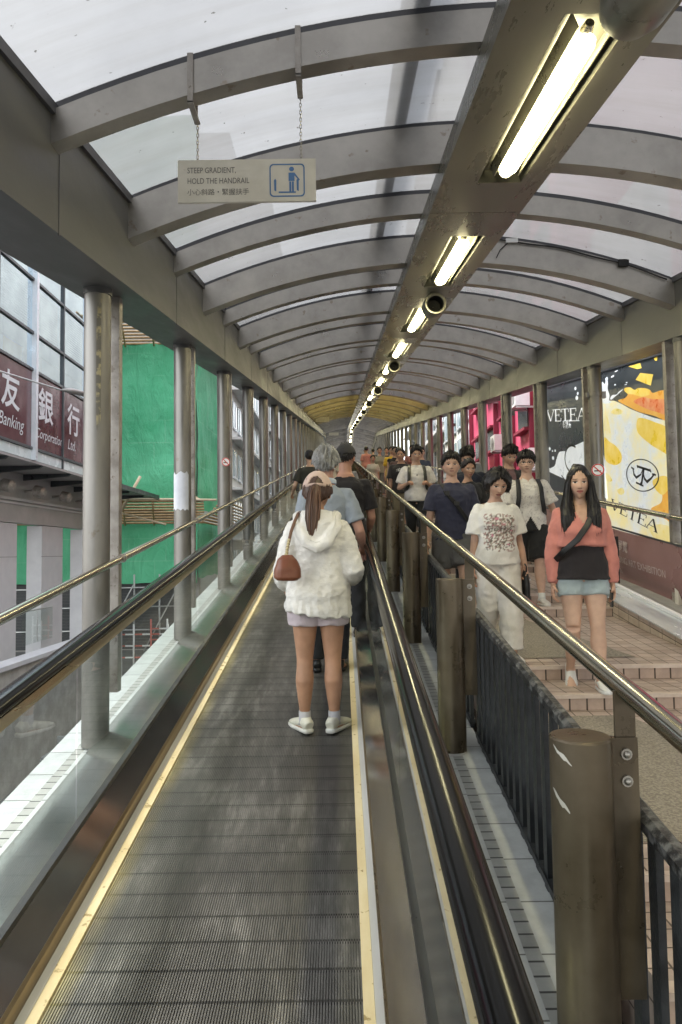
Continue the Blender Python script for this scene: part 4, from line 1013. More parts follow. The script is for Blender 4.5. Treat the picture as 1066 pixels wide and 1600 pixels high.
art('fruit_print', 'yel', [[(800, 470), (900, 500), (1010, 570), (1012, 745), (940, 715), (860, 660), (785, 585), (775, 520)], [(488, 625), (540, 655), (600, 690), (645, 760), (630, 815), (570, 835), (490, 790)]], .004)
art('fruit_print', 'yel2', [[(488, 445), (525, 460), (545, 530), (550, 590), (520, 570), (488, 560)], [(560, 425), (600, 395), (665, 410), (650, 440), (590, 440)], [(490, 900), (530, 920), (550, 960), (500, 960)], [(590, 1030), (640, 1010), (655, 1045), (620, 1065)], [(840, 1300), (920, 1260), (1015, 1290), (1015, 1400), (900, 1390)]], .004)
art('fruit_print', 'ora', [[(930, 960), (975, 930), (1010, 940), (1015, 1250), (960, 1220), (890, 1190), (860, 1150), (930, 1100), (940, 1030)]], .004)
art('fruit_print', 'yel', [[(880, 940), (960, 900), (1000, 950), (950, 1040), (900, 1010)]], .0048)
# round monogram
m = MB(); cu, ct = 802, 905
ring = lambda r: [fn(*pxm(cu + r * math.cos(a), ct + r * math.sin(a)), .007) for a in [2 * math.pi * i / 40 for i in range(40)]]
m.quads([ring(124), ring(116)], True)
def st(pts, w_):
    q = [pxm(*p) for p in pts]; stroke(m, q, [x / 760 for x in w_] if isinstance(w_, (list, tuple)) else w_ / 760, fn, .0075)
st([(768, 838), (870, 868)], 5); st([(768, 830), (775, 850)], 4); st([(862, 855), (872, 880)], 4)
st([(820, 850), (800, 960), (788, 980)], [9, 8, 7]); st([(755, 962), (812, 985)], 4)
st([(722, 848), (745, 862)], 4); st([(735, 856), (742, 900), (760, 925), (795, 900), (812, 860)], [5, 7, 6, 4, 3])
st([(812, 880), (822, 930), (840, 952), (870, 925), (895, 890)], [4, 7, 7, 5, 4]); st([(878, 892), (905, 898)], 4)
m.build('monogram', M['black_ink'], ab)
m = MB()
o_ = pxm(535, 1135); ex = np.array(pxm(620, 1172)) - np.array(o_); ey = np.array(pxm(555, 1070)) - np.array(o_)
o2 = pxm(540, 1165)
serif_word(m, 'VETEA', (np.array(pxm(530, 1175))), (np.array(pxm(905, 1330)) - np.array(pxm(530, 1175))) / 4.45, (np.array(pxm(548, 1100)) - np.array(pxm(530, 1175))), fn, .008)
m.build('lettering', M['black_ink'], ab)
ab2, fn2 = ad_board(14.35, 11.4, 'dark slate advertising board with white splash and white serif shop name')
m = MB()
uo = .33
serif_word(m, 'VETEA', (.03, .73), (.178, -.007), (0, .09), fn2, .004); m.build('lettering', M['lit_white'], ab2)
m = MB()
put_text(m, '唯緹茶', .17, lambda x, y: fn2(.36 + x / 2.95, .665 + y / 2.51, .004), .95, .004); m.build('lettering', M['lit_white'], ab2)
m = MB()
flat_shape(m, smooth_poly([(.002, .32), (.06, .345), (.16, .37), (.2, .42), (.26, .475), (.33, .485), (.40, .49), (.48, .52), (.58, .53), (.70, .55), (.82, .575), (.998, .61), (.998, .002), (.002, .002)], 3)[:-6], fn2, .003)
for c, r in (((.06, .505), .022), ((.13, .43), .022), ((.12, .487), .012), ((.18, .49), .014), ((.62, .94), .018), ((.66, .90), .016), ((.64, .87), .024)): flat_shape(m, [(c[0] + r * math.cos(a), c[1] + r * .7 * math.sin(a)) for a in [2 * math.pi * i / 14 for i in range(14)]], fn2, .003)
m.build('splash_print', M['milkw'], ab2)
m = MB(); stroke(m, [(.52 + .14 * math.cos(a), .43 + .1 * math.sin(a)) for a in [R(60 + 15 * i) for i in range(13)]], .008, fn2, .005); stroke(m, [(.50, .37), (.54, .39), (.60, .39)], .006, fn2, .005); stroke(m, [(.30, .30), (.40, .25)], .006, fn2, .005); m.build('emblem_print', M['black_ink'], ab2)

# exhibition banner on the right railing
BNX = 3.38
bn = thing('banner', W(BNX, 9, .05), 'mauve exhibition banner with faint white lettering tied under the right rail', 'banner')
M['mauve'] = pm('mauve_banner_vinyl', (.24, .125, .125), (.34, .20, .20), .3, 0, .7, bmp=.1, bscale=6, rand=False)
M['banner_ink'] = pm('pale_banner_ink', (.52, .42, .42), (.60, .50, .50), .5, rand=False)
def bnp(y, h, d=0):
    o = .05 * math.sin((y + h * .6) * 2.3) * (.7 - abs(h - .38)) + .03 * mnoise.noise((y * 1.3, h * 2.5, 1)) - .06 * math.exp(-((h - .1) / .12) ** 2)
    return W(BNX - o - d, y, h)
m = MB(); ys_ = [5.2 + 7.0 * i / 80 for i in range(81)]
m.quads([[bnp(y, h) for y in ys_] for h in [.05 + .66 * j / 14 for j in range(15)]]); m.build('banner_sheet', M['mauve'], bn, True)
m = MB()
put_text(m, '亞洲藝術展覽', .135, lambda x, y: bnp(9.05 - x, .49 + y, .012), 1.0, .002); m.build('lettering', M['banner_ink'], bn); m = MB()
put_text(m, 'HONG KONG ART EXHIBITION', .115, lambda x, y: bnp(8.95 - x, .33 + y, .012), .92, .001); m.build('lettering', M['banner_ink'], bn); m = MB()
put_text(m, '2023.5.25 - 2023.5.28', .085, lambda x, y: bnp(9.15 - x, .19 + y, .012), .85)
m.build('lettering', M['banner_ink'], bn)
m = MB(); m.sweep([(3.40, .705), (3.42, .705), (3.42, .725), (3.40, .725)], [2, 40]); m.build('top_wire', M['mulld'], bn)
t = thing('easel_sign', (2.85, 7.9, 1.4), 'small cream panel in a black frame leaning by the banner behind the woman in pink', 'sign')
m = MB(); m.box(2.86, 3.20, 8.25, 8.27, 1.36, 1.86); m.build('panel', M['signface'], t)
m = MB(); m.box(3.20, 3.24, 8.24, 8.28, 1.30, 1.90); m.box(2.82, 2.86, 8.24, 8.28, 1.30, 1.90); m.box(2.861, 3.199, 8.24, 8.28, 1.861, 1.90); m.build('frame', M['black'], t)
m = MB(); m.box(3.12, 3.17, 8.235, 8.248, 1.62, 1.66); m.box(3.12, 3.17, 8.235, 8.248, 1.54, 1.58); m.build('marks', M['black_ink'], t)
# ------------------------------------------------------------------ people: builder
def attr_mat(name, rough, bmp, bscale, sss=0.0, sheen=0.0, bstretch=(1, 1, 1), spec=.4, dist=.006, fold=0.0):
    m, t, o = new_mat(name); p = N(t, 'ShaderNodeBsdfPrincipled'); L(t, p.outputs[0], o.inputs[0])
    a = N(t, 'ShaderNodeAttribute'); a.attribute_name = 'tint'
    n = noise_tex(t, coords(t, (1, 1, 1)), 14, 5, .6); k = ramp(t, n, [(.3, (.86, .86, .86)), (.7, (1, 1, 1))])
    mx = N(t, 'ShaderNodeMix', data_type='RGBA', blend_type='MULTIPLY'); mx.inputs['Factor'].default_value = 1
    L(t, a.outputs['Color'], mx.inputs[6]); L(t, k, mx.inputs[7]); L(t, mx.outputs[2], p.inputs['Base Color'])
    p.inputs['Roughness'].default_value = rough; p.inputs['Specular IOR Level'].default_value = spec
    if sss: p.inputs['Subsurface Weight'].default_value = sss; p.inputs['Subsurface Radius'].default_value = (.012, .005, .003); p.inputs['Subsurface Scale'].default_value = 1
    if sheen: p.inputs['Sheen Weight'].default_value = sheen
    nz = noise_tex(t, coords(t, bstretch), bscale, 5, .6)
    L(t, bump(t, nz, bmp, dist), p.inputs['Normal'])
    return m
M['skin'] = attr_mat('skin', .5, .08, 160, sss=.06)
M['cloth'] = attr_mat('cotton_cloth', .9, .55, 13, sheen=.1, dist=.02, bstretch=(1, 1, .6))
M['crochet'] = attr_mat('crochet_cloth', .9, .6, 55, sheen=.05, dist=.010, bstretch=(1, 1, 1.8))
M['hair'] = attr_mat('hair', .38, .7, 60, bstretch=(1, 1, .12), dist=.006)
M['leather'] = attr_mat('leather', .4, .2, 60)
SKIN_F, SKIN_M, SKIN_T = (.62, .40, .29), (.55, .35, .25), (.47, .28, .19)

def set_tint(o, cols):
    me = o.data; a = me.color_attributes.new('tint', 'FLOAT_COLOR', 'POINT')
    c = np.ones((len(me.vertices), 4)); c[:, :3] = cols; a.data.foreach_set('color', c.ravel())
def remesh(mb, voxel, smooth=3, fac=.5):
    o = mb.build('tmp', None, loc=(0, 0, 0))
    r = o.modifiers.new('r', 'REMESH'); r.mode = 'VOXEL'; r.voxel_size = voxel; r.adaptivity = 0
    if smooth: s = o.modifiers.new('s', 'SMOOTH'); s.factor = fac; s.iterations = smooth
    dg = bpy.context.evaluated_depsgraph_get(); dg.update(); e = o.evaluated_get(dg); me = e.to_mesh()
    v = np.empty(len(me.vertices) * 3); me.vertices.foreach_get('co', v); v = v.reshape(-1, 3)
    nr = np.empty(len(me.vertices) * 3); me.vertices.foreach_get('normal', nr); nr = nr.reshape(-1, 3)
    f = [tuple(p.vertices) for p in me.polygons]
    e.to_mesh_clear(); d = o.data; D.objects.remove(o); D.meshes.remove(d); return v, nr, f
def mesh_obj(name, v, f, mat, parent, cols, smooth=True):
    me = D.meshes.new(name); me.from_pydata([tuple(p) for p in v], [], f); me.materials.append(mat)
    if smooth: me.polygons.foreach_set('use_smooth', [True] * len(f))
    o = D.objects.new(name, me); COL.objects.link(o); o.parent = parent; set_tint(o, cols); return o
def nz(v, fx, fy, fz, seed=0.0):
    return np.array([mnoise.noise((p[0] * fx + seed, p[1] * fy, p[2] * fz)) for p in v])

# ---- head
def head_grid(n=112, m=84):
    u = np.linspace(0, 2 * np.pi, n, endpoint=False); az = u - .55 * np.sin(u)      # denser at the face
    v = np.linspace(0, 1, m); el = (v - .5) * np.pi; el = el - .18 * np.sin(2 * el)
    A, E_ = np.meshgrid(az, el); A = A.ravel(); E_ = E_.ravel()
    d = np.stack([np.sin(A) * np.cos(E_), np.cos(A) * np.cos(E_), np.sin(E_)], 1)
    f = []
    for j in range(m - 1):
        for i in range(n):
            i2 = (i + 1) % n; f.append((j * n + i2, j * n + i, (j + 1) * n + i, (j + 1) * n + i2))
    return d, np.where(A > np.pi, A - 2 * np.pi, A), f
def gz(x, c, w_): return np.exp(-((x - c) / w_) ** 2)
def head_shape(d, fem, fw=1.0, jl=1.0):
    p = d * np.array([.074 if not fem else .071, .096, .115]); x, y, z = p[:, 0].copy(), p[:, 1].copy(), p[:, 2].copy()
    lo = np.clip(-z / .11, 0, 1); fr = np.clip(d[:, 1] * 1.6 + .4, 0, 1)
    x *= 1 - (.40 if not fem else .46) * lo ** 1.8
    x *= 1 + .05 * gz(z, -.055, .03) * (0 if fem else 1)
    bk = d[:, 1] < 0
    y = np.where(bk, y * (1 - .5 * lo ** 1.1), y)
    y = np.where(y > .066, .066 + (y - .066) * .72, y)
    y += fr * lo * .010
    x *= fw; ax = np.abs(x); f2 = np.clip(d[:, 1] * 2.2 - .3, 0, 1)
    ng = np.clip((.018 - z) / .042, 0, 1) * np.clip((z + .040) / .008, 0, 1)
    y += f2 * .023 * gz(x, 0, .0105 + .004 * np.clip(-z / .03, 0, 1)) * ng
    y -= f2 * .009 * gz(ax, .031, .017) * gz(z, .006, .012)
    y += f2 * .005 * gz(ax, .030, .02) * gz(z, .030, .008)
    y += f2 * .004 * gz(ax, .044, .02) * gz(z, -.022, .02)
    y += f2 * .0065 * gz(x, 0, .020) * (gz(z, -.053, .005) + gz(z, -.065, .006))
    y -= f2 * .004 * gz(x, 0, .022) * gz(z, -.059, .003)
    y += f2 * .007 * gz(x, 0, .02) * gz(z, -.096, .014)
    z = np.where(z < 0, z * jl, z)
    return np.stack([x, y, z], 1)
def head_cols(p, d, skin, hairc, lip, brow=1.0, beard=0.0, female=False):
    c = np.tile(np.array(skin, float), (len(p), 1)); ax = np.abs(p[:, 0]); z = p[:, 2]; f = d[:, 1] > .35
    def mixin(mask, col, k=1.0): c[mask] = c[mask] * (1 - k) + np.array(col) * k
    # warm cheeks
    k = (.16 * gz(ax, .045, .02) * gz(z, -.025, .025) * f)[:, None]; c[:] = c * (1 - k) + np.array([skin[0], skin[1] * .72, skin[2] * .7]) * k
    if beard: mixin(f & (z < -.04) & (np.abs(z + .06) > .01), (.10, .075, .06), beard)
    le = ((p[:, 0] / .0235) ** 2 + ((z + .059) / .0095) ** 2 < 1) & f; mixin(le, lip, .85)
    mixin((np.abs(z + .059) < .0017) & (ax < .02) & f, (.12, .03, .03), .8)
    e = (((ax - .031) / .0165) ** 2 + ((z - .006) / .0062) ** 2 < 1) & f; mixin(e, (.60, .56, .53))
    mixin((((ax - .031) / .0075) ** 2 + ((z - .006) / .0068) ** 2 < 1) & f & e, (.015, .010, .008))
    mixin((((ax - .031) / .0185) ** 2 + ((z - .0118) / .0030) ** 2 < 1) & f, (.03, .02, .018), .95)
    b = (((ax - .033) / .019) ** 2 + ((z - .029 + .1 * (ax - .033)) / .0036) ** 2 < 1) & f; mixin(b, hairc, .85 * brow)
    mixin((((ax - .008) / .005) ** 2 + ((z + .036) / .003) ** 2 < 1) & f, (skin[0] * .4, skin[1] * .3, skin[2] * .3), .8)
    return c
def add_ear(mb, sx):
    rows = []
    mb.ball((sx * .0745, -.008, -.008), (.010, .020, .031), 10, 8)

# ---- whole figure
class Fig:
    def __init__(s, name_loc, rz, H, label, fem=False, skin=SKIN_M, pose=None, group=None, hi=True, build=1.0):
        s.H = H; s.fem = fem; s.skin = skin; s.hi = hi; s.bw = build
        s.root = thing('person', name_loc, label, 'person', group, rz)
        p = dict(legs=((0, 0), (0, 0)), splay=.0, arms=(((-.12, 0, -1), (-.05, .1, -1)), ((.12, 0, -1), (.05, .1, -1))), lean=0, yaw=0, nod=0, tilt=0, feet=(0, 0), toe=8, stance=.055, hand=('relax', 'relax'))
        p.update(pose or {}); s.p = p
        s.joints(); s.body()
    def joints(s):
        H, p = s.H, s.p; s.hip, s.knee, s.ank = [], [], []
        for i, sx in enumerate((-1, 1)):
            th, kn = p['legs'][i]; a = R(th); b = R(th - kn)
            h = Vector((sx * .052 * H, 0, .515 * H)); spl = sx * (p['stance'] - .052) * H / .47 / H
            k = h + Vector((spl * .5, math.sin(a), -math.cos(a))) * (.243 * H); n = k + Vector((spl * .5, math.sin(b), -math.cos(b))) * (.235 * H)
            s.hip.append(h); s.knee.append(k); s.ank.append(n)
        low = min(a.z + (.0 if True else 0) for a in s.ank) - .042 * H
        dz = -low; sh = Vector((0, 0, dz)); s.dz = dz
        s.hip = [v + sh for v in s.hip]; s.knee = [v + sh for v in s.knee]; s.ank = [v + sh for v in s.ank]
        ln = R(p['lean']); s.base = Vector((0, 0, .53 * H + dz))
        s.rotL = Matrix.Rotation(-ln, 3, 'X')
        s.sho, s.elb, s.wri = [], [], []
        for i, sx in enumerate((-1, 1)):
            S = s.T((sx * (.089 if s.fem else .101) * H * s.bw ** .5, -.002 * H, .785 * H))
            u = Vector(p['arms'][i][0]).normalized(); f = Vector(p['arms'][i][1]).normalized()
            E_ = S + u * (.172 * H); Wr = E_ + f * (.145 * H); s.sho.append(S); s.elb.append(E_); s.wri.append(Wr)
    def T(s, v):       # torso point with lean about the pelvis
        v = Vector(v) + Vector((0, 0, s.dz)); return s.base + s.rotL @ (v - s.base)
    RINGS_M = [(.475, .060, .050, 0), (.50, .086, .062, 0), (.53, .092, .066, -.004), (.57, .088, .063, -.002), (.62, .081, .058, 0), (.67, .087, .062, .004), (.71, .098, .068, .006), (.755, .104, .066, .002), (.782, .100, .058, -.002), (.804, .080, .048, -.004), (.820, .054, .041, -.005), (.838, .042, .038, -.006)]
    RINGS_F = [(.475, .058, .050, 0), (.50, .090, .064, 0), (.53, .098, .068, -.006), (.57, .091, .062, -.002), (.62, .074, .053, 0), (.67, .079, .056, .006), (.705, .089, .070, .014), (.75, .092, .062, .006), (.780, .088, .052, -.002), (.802, .070, .044, -.004), (.819, .047, .037, -.005), (.838, .036, .034, -.006)]
    def torso(s, mb, ease=0, z0=None, z1=.845, flare=0, depth_ease=None, belly=0, shift=(0, 0)):
        H = s.H; rings = s.RINGS_F if s.fem else s.RINGS_M; zz = np.array([r[0] for r in rings]); cols = np.array(rings)
        zs_ = [z for z in np.linspace(z0 if z0 else .475, z1, 22)]; rows = []
        lo = z0 if z0 else .475
        for z in zs_:
            w_, d_, o_ = [np.interp(z, zz, cols[:, k]) for k in (1, 2, 3)]
            if z < .5 and z0 and z0 < .5: w_, d_, o_ = cols[2, 1], cols[2, 2], 0
            k = max(0, (.70 - z) / max(.70 - lo, 1e-3)); e = ease + flare * k; w_ *= s.bw; d_ *= s.bw
            if z > .785: e *= max(.2, 1 - (z - .785) / .035)
            de = depth_ease if depth_ease is not None else e
            rx, ry = w_ * H + e, d_ * H + de + belly * gz(z, .6, .06)
            rows.append([s.T((rx * math.copysign(abs(math.cos(a)) ** .85, math.cos(a)), o_ * H + ry * math.copysign(abs(math.sin(a)) ** .85, math.sin(a)) + belly * .5 * gz(z, .6, .06), z * H)) for a in [2 * math.pi * i / 28 for i in range(28)]])
        n = mb.quads(rows, True); mb.ring_cap(n, 28); mb.ring_cap(n + 28 * 21, 28, True)
    def limb(s, mb, a, b, rads, seg=14, t0=0., t1=1., sag=None):
        a, b = Vector(a), Vector(b); k = len(rads); pts = [a.lerp(b, t0 + (t1 - t0) * i / (k - 1)) for i in range(k)]; mb.tube(pts, rads, seg)
    def body(s):
        H = s.H; mb = MB(); q = s.bw ** .5
        s.torso(mb)
        nk = s.T((0, -.008 * H, .80 * H)); hd = s.head_c()
        mb.tube([nk, nk.lerp(hd, .5), hd], [.040 * H * (1 if not s.fem else .86), .034 * H * (1 if not s.fem else .82), .034 * H * (1 if not s.fem else .82)], 16)
        f = .92 if s.fem else 1
        for i, sx in enumerate((-1, 1)):
            S, E_, Wr = s.sho[i], s.elb[i], s.wri[i]
            mb.ball(S, .031 * H * f * q, 14, 10)
            inn = s.T((sx * .05 * H, -.004 * H, .787 * H)); mb.tube([inn, S], [.026 * H * f, .029 * H * f], 14)
            mb.tube([S, S.lerp(E_, .35), S.lerp(E_, .75), E_, E_.lerp(Wr, .25), E_.lerp(Wr, .65), Wr], [.031 * H * f * q, .030 * H * f * q, .025 * H * f, .0225 * H * f, .0245 * H * f, .019 * H * f, .0150 * H * f], 14)
            h, k, n = s.hip[i], s.knee[i], s.ank[i]
            mb.ball(h + Vector((0, -.01 * H, -.01 * H)), (.052 * H * q, .056 * H * q, .05 * H), 14, 10)
            mb.tube([h, h.lerp(k, .3), h.lerp(k, .7), k.lerp(h, .06), k], [.056 * H * q, .054 * H * q, .041 * H * q, .034 * H, .033 * H], 16)
            d = (n - k).normalized(); back = Vector((0, -1, 0)); back = (back - d * back.dot(d)).normalized()
            mb.tube([k, k.lerp(n, .12) + back * .003 * H, k.lerp(n, .33) + back * .008 * H, k.lerp(n, .6) + back * .004 * H, k.lerp(n, .85), n], [.033 * H, .033 * H, .0365 * H * q, .029 * H, .0205 * H, .0205 * H], 16)
            toe = s.foot_dir(i); mb.tube([n + Vector((0, 0, -.012 * H)) - toe * .02 * H, n + toe * .05 * H + Vector((0, 0, -.026 * H)), n + toe * .10 * H + Vector((0, 0, -.032 * H))], [(.022 * H, .022 * H), (.024 * H, .014 * H), (.022 * H, .009 * H)], 12)
        v, nr, f_ = remesh(mb, .0095 if s.hi else .013, 4)
        cols = np.tile(np.array(s.skin), (len(v), 1)) * (1 + .16 * nz(v, 9, 9, 6, 2.2) + .08 * nz(v, 30, 30, 30, 5))[:, None]
        # head and hands joined into the same mesh
        d, az, hf = head_grid() if s.hi else head_grid(64, 48)
        s.hd_d, s.hd_az, s.hd_f = d, az, hf; s.hd_p = head_shape(d, s.fem, s.p.get('fw', 1.0), s.p.get('jl', 1.0))
        V, C, F = [v], [cols], list(f_); n0 = len(v)
        hp_ = s.hm(s.hd_p); V.append(hp_); s.hc = head_cols(s.hd_p, d, s.skin, s.p.get('hairc', (.012, .010, .009)), s.p.get('lip', (.42, .16, .14) if s.fem else (.42, .22, .18)), s.p.get('brow', .8), s.p.get('beard', 0), s.fem); C.append(s.hc)
        F += [tuple(a + n0 for a in q_) for q_ in hf]; n0 += len(hp_)
        mb = MB(); add_ear(mb, -1); add_ear(mb, 1)
        for i in (0, 1):
            mh = MB(); s.hand(mh, i); hv = np.array(mh.v); V.append(hv); C.append(np.tile(np.array(s.skin) * np.array([1, .93, .9]), (len(hv), 1))); F += [tuple(a + n0 for a in q_) for q_ in mh.f]; n0 += len(hv)
        ev = s.hm(np.array(mb.v)); V.append(ev); C.append(np.tile(np.array(s.skin) * np.array([1, .88, .85]), (len(ev), 1))); F += [tuple(a + n0 for a in q_) for q_ in mb.f]
        mesh_obj('body', np.concatenate(V), F, M['skin'], s.root, np.concatenate(C))
    def foot_dir(s, i):
        sx = -1 if i == 0 else 1; a = R(s.p['toe']) * sx; pt = R(s.p['feet'][i]); return Vector((math.sin(a) * math.cos(pt), math.cos(a) * math.cos(pt), math.sin(pt)))
    def head_c(s): return s.T((0, .006 * s.H, .932 * s.H))
    def hm(s, p):
        k = s.H / 1.66 * s.p.get('hs', 1.0); k = .5 * k + .5; Rm = Matrix.Rotation(R(s.p['yaw']), 3, 'Z') @ Matrix.Rotation(R(s.p['tilt']), 3, 'Y') @ Matrix.Rotation(-R(s.p['nod']), 3, 'X')
        A = np.array(Rm); piv = np.array([0, -.02, -.075]); c = np.array(s.head_c()) + np.array([0, 0, -.0])
        return ((np.asarray(p) * k - piv) @ A.T) + piv + c
    def hand(s, mb, i):
        H = s.H; k = H / 1.7; sx = -1 if i == 0 else 1; Wr = s.wri[i]; d = (Wr - s.elb[i]).normalized(); kind = s.p['hand'][i]
        side = Vector((0, 1, 0)); side = (side - d * side.dot(d))
        if side.length < .3 or kind in ('rail', 'grip_strap'): side = Vector((-sx, 0, 0)); side = side - d * side.dot(d)
        side.normalize(); nrm = d.cross(side) * (1 if True else -1)
        palm_in = Vector((-sx, 0, 0)) if kind == 'relax' else Vector((0, 0, -1))
        if nrm.dot(palm_in) < 0: nrm = -nrm
        mb.tube([Wr - d * .012 * k, Wr + d * .02 * k, Wr + d * .055 * k, Wr + d * .088 * k], [(.026 * k, .02 * k), (.030 * k, .018 * k), (.040 * k, .016 * k), (.038 * k, .012 * k)], 14, ref=side)
        curl = {'relax': (18, 30, 22), 'rail': (38, 50, 35), 'grip': (60, 75, 45), 'grip_strap': (65, 80, 45)}[kind]
        for f, (off, ln) in enumerate(((.029, .066), (.010, .074), (-.010, .069), (-.028, .054))):
            p0 = Wr + d * .084 * k + side * off * k; dd = d.copy(); pts = [p0]; a = 0
            for q, seg in enumerate((.45, .32, .23)):
                a += R(curl[q] * (1 + .12 * (f - 1))); dd = d * math.cos(a) + nrm * math.sin(a); pts.append(pts[-1] + dd * (ln * seg * k * 1.05))
            mb.tube(pts, [.0094 * k, .009 * k, .0082 * k, .0062 * k], 8)
        t0 = Wr + d * .025 * k + side * .028 * k; t1 = t0 + (d * .6 + side * .65 + nrm * .35).normalized() * .036 * k; t2 = t1 + (d * .8 + side * .1 + nrm * .5).normalized() * .028 * k
        mb.tube([t0, t1, t2], [.0125 * k, .0105 * k, .007 * k], 8)
        s.__dict__.setdefault('hn', {})[i] = (Wr + d * .085 * k, d, side, nrm)
    # ---- clothes
    def cloth(s, name, mb, voxel, col, mat='cloth', fold=.004, fscale=(7, 7, 3.2), smooth=3, colfn=None, post=None, ridge=.0035, rscale=(8, 8, 11)):
        v, nr, f = remesh(mb, voxel if s.hi else voxel * 1.35, smooth)
        if ridge and s.hi and mat != 'leather':
            n = nz(v + .05 * nr, *rscale, 3.7 + len(name)) + .35 * nz(v, rscale[0] * 2.2, rscale[1] * 2.2, rscale[2] * 2.2, 1.1); v = v + nr * (ridge * (1 - 3.2 * np.abs(n)).clip(-1, 1))[:, None]
        if fold and s.hi:
            n = nz(v, fscale[0], fscale[1], fscale[2], hash(name + str(s.H)) % 97 * .37) + .5 * nz(v, fscale[0] * 2.3, fscale[1] * 2.3, fscale[2] * 2.6, 9.1)
            v = v + nr * (n * fold)[:, None]
        cols = np.tile(np.array(col, float), (len(v), 1))
        if colfn: cols = colfn(v, cols)
        if post: v = post(v)
        return mesh_obj(name, v, f, M[mat], s.root, cols)
    def top(s, col, sleeve='short', hem=.50, ease=.014, flare=.012, name='shirt', mat='cloth', fold=.004, sl_r=1.0, colfn=None, belly=0, cuff=1.0, z1=.828, fscale=(7, 7, 3.2), post=None, ridge=.0035, rscale=(8, 8, 11)):
        H = s.H; mb = MB(); q = s.bw ** .5
        s.torso(mb, ease, hem, z1, flare, belly=belly)
        f = .92 if s.fem else 1
        for i, sx in enumerate((-1, 1)):
            S, E_, Wr = s.sho[i], s.elb[i], s.wri[i]; e = ease * sl_r
            if z1 < .7: continue
            mb.ball(S, .031 * H * f * q + e * .55, 14, 10)
            inn = s.T((sx * .048 * H, -.004 * H, .787 * H)); mb.tube([inn, S], [.027 * H * f + e * .35, .031 * H * f * q + e * .5], 14)
            if sleeve == 'short':
                en = S.lerp(E_, .74); mb.tube([S, S.lerp(E_, .3), en], [.031 * H * f * q + e * .55, .034 * H * f * q + e * .9, .034 * H * f * q + e * 1.35], 16)
            elif sleeve == 'long':
                mb.tube([S, S.lerp(E_, .4), E_, E_.lerp(Wr, .3), E_.lerp(Wr, .75), E_.lerp(Wr, 1.0 * cuff)], [.031 * H * f * q + e * .55, .033 * H * f * q + e * .95, .028 * H * f + e * 1.25, .028 * H * f + e * 1.2, .022 * H * f + e * .95, .019 * H * f + e * .7], 16)
        return s.cloth(name, mb, .0095, col, mat, fold, fscale, colfn=colfn, post=post, ridge=ridge, rscale=rscale)
    def bottoms(s, col, length=1.0, ease=.012, name='trousers', waist=.60, flare=0, fold=.003, mat='cloth'):
        # length: 0 hip .. 1 knee .. 2 ankle
        H = s.H; mb = MB(); q = s.bw ** .5; s.torso(mb, ease * .35, .49, waist)
        for i in (0, 1):
            h, k, n = s.hip[i], s.knee[i], s.ank[i]
            mb.ball(h + Vector((0, -.01 * H, 0)), (.056 * H * q + ease, .06 * H * q + ease, .05 * H), 14, 10)
            L1 = min(length, 1); pts = [h, h.lerp(k, .5 * L1), h.lerp(k, L1)]; ra = [.058 * H * q + ease, np.interp(.5 * L1, [0, .3, .7, 1], [.057 * q, .055 * q, .043, .036]) * H + ease + flare * .5, np.interp(L1, [0, .3, .7, 1], [.057 * q, .055 * q, .043, .036]) * H + ease + flare]
            if length > 1: t = length - 1; pts += [k.lerp(n, .4 * t), k.lerp(n, .8 * t), k.lerp(n, t)]; ra += [.038 * H + ease + flare, .031 * H + ease + flare, .029 * H + ease + flare]
            mb.tube(pts, ra, 18)
        return s.cloth(name, mb, .0095, col, mat, fold)
    def shoes(s, col, sole=(.6, .6, .58), sock=None, big=1.0):
        H = s.H; k = H / 1.65 * big
        for i in (0, 1):
            up, so_ = MB(), MB()
            n = s.ank[i]; t = s.foot_dir(i); side = Vector((t.y, -t.x, 0)).normalized(); u = side.cross(t); g_ = n - Vector((0, 0, .042 * H)) if abs(s.p['feet'][i]) < 20 else n - u * .042 * H
            if u.z < 0: u = -u
            g_ = n - u * .042 * H
            P = lambda a, b: g_ + t * a * k + u * b * k
            pr = [(-.062, .040, .026, .028), (-.045, .048, .034, .036), (-.01, .050, .035, .034), (.04, .046, .037, .030), (.09, .038, .043, .024), (.135, .032, .041, .019), (.165, .028, .030, .012), (.178, .026, .014, .008)]
            up.tube([P(a, b) for a, b, c, d in pr], [(c * k, d * k) for a, b, c, d in pr], 16, ref=side)
            up.tube([P(-.02, .045), P(-.015, .082)], [(.034 * k, .040 * k), (.030 * k, .036 * k)], 14, ref=side)
            ps = [(-.066, .022), (-.05, .032), (0, .037), (.05, .040), (.10, .046), (.14, .043), (.17, .030), (.182, .013)]
            so_.tube([P(a, .013) for a, c in ps], [(c * k, .012 * k) for a, c in ps], 16, ref=side, power=5)
            o = s.cloth('shoe', up, .006, col, 'leather', 0, smooth=2)
            v = np.array(so_.v); mesh_obj('shoe_sole', v, so_.f, M['leather'], o, np.tile(np.array(sole), (len(v), 1)))
            if sock is not None:
                m = MB(); a = s.ank[i]; b = s.knee[i]; m.tube([a - (b - a).normalized() * .02, a, a.lerp(b, .16)], [.026 * H, .0235 * H, .0235 * H], 14)
                v = np.array(m.v); mesh_obj('sock', v, m.f, M['cloth'], s.root, np.tile(np.array(sock), (len(v), 1)))
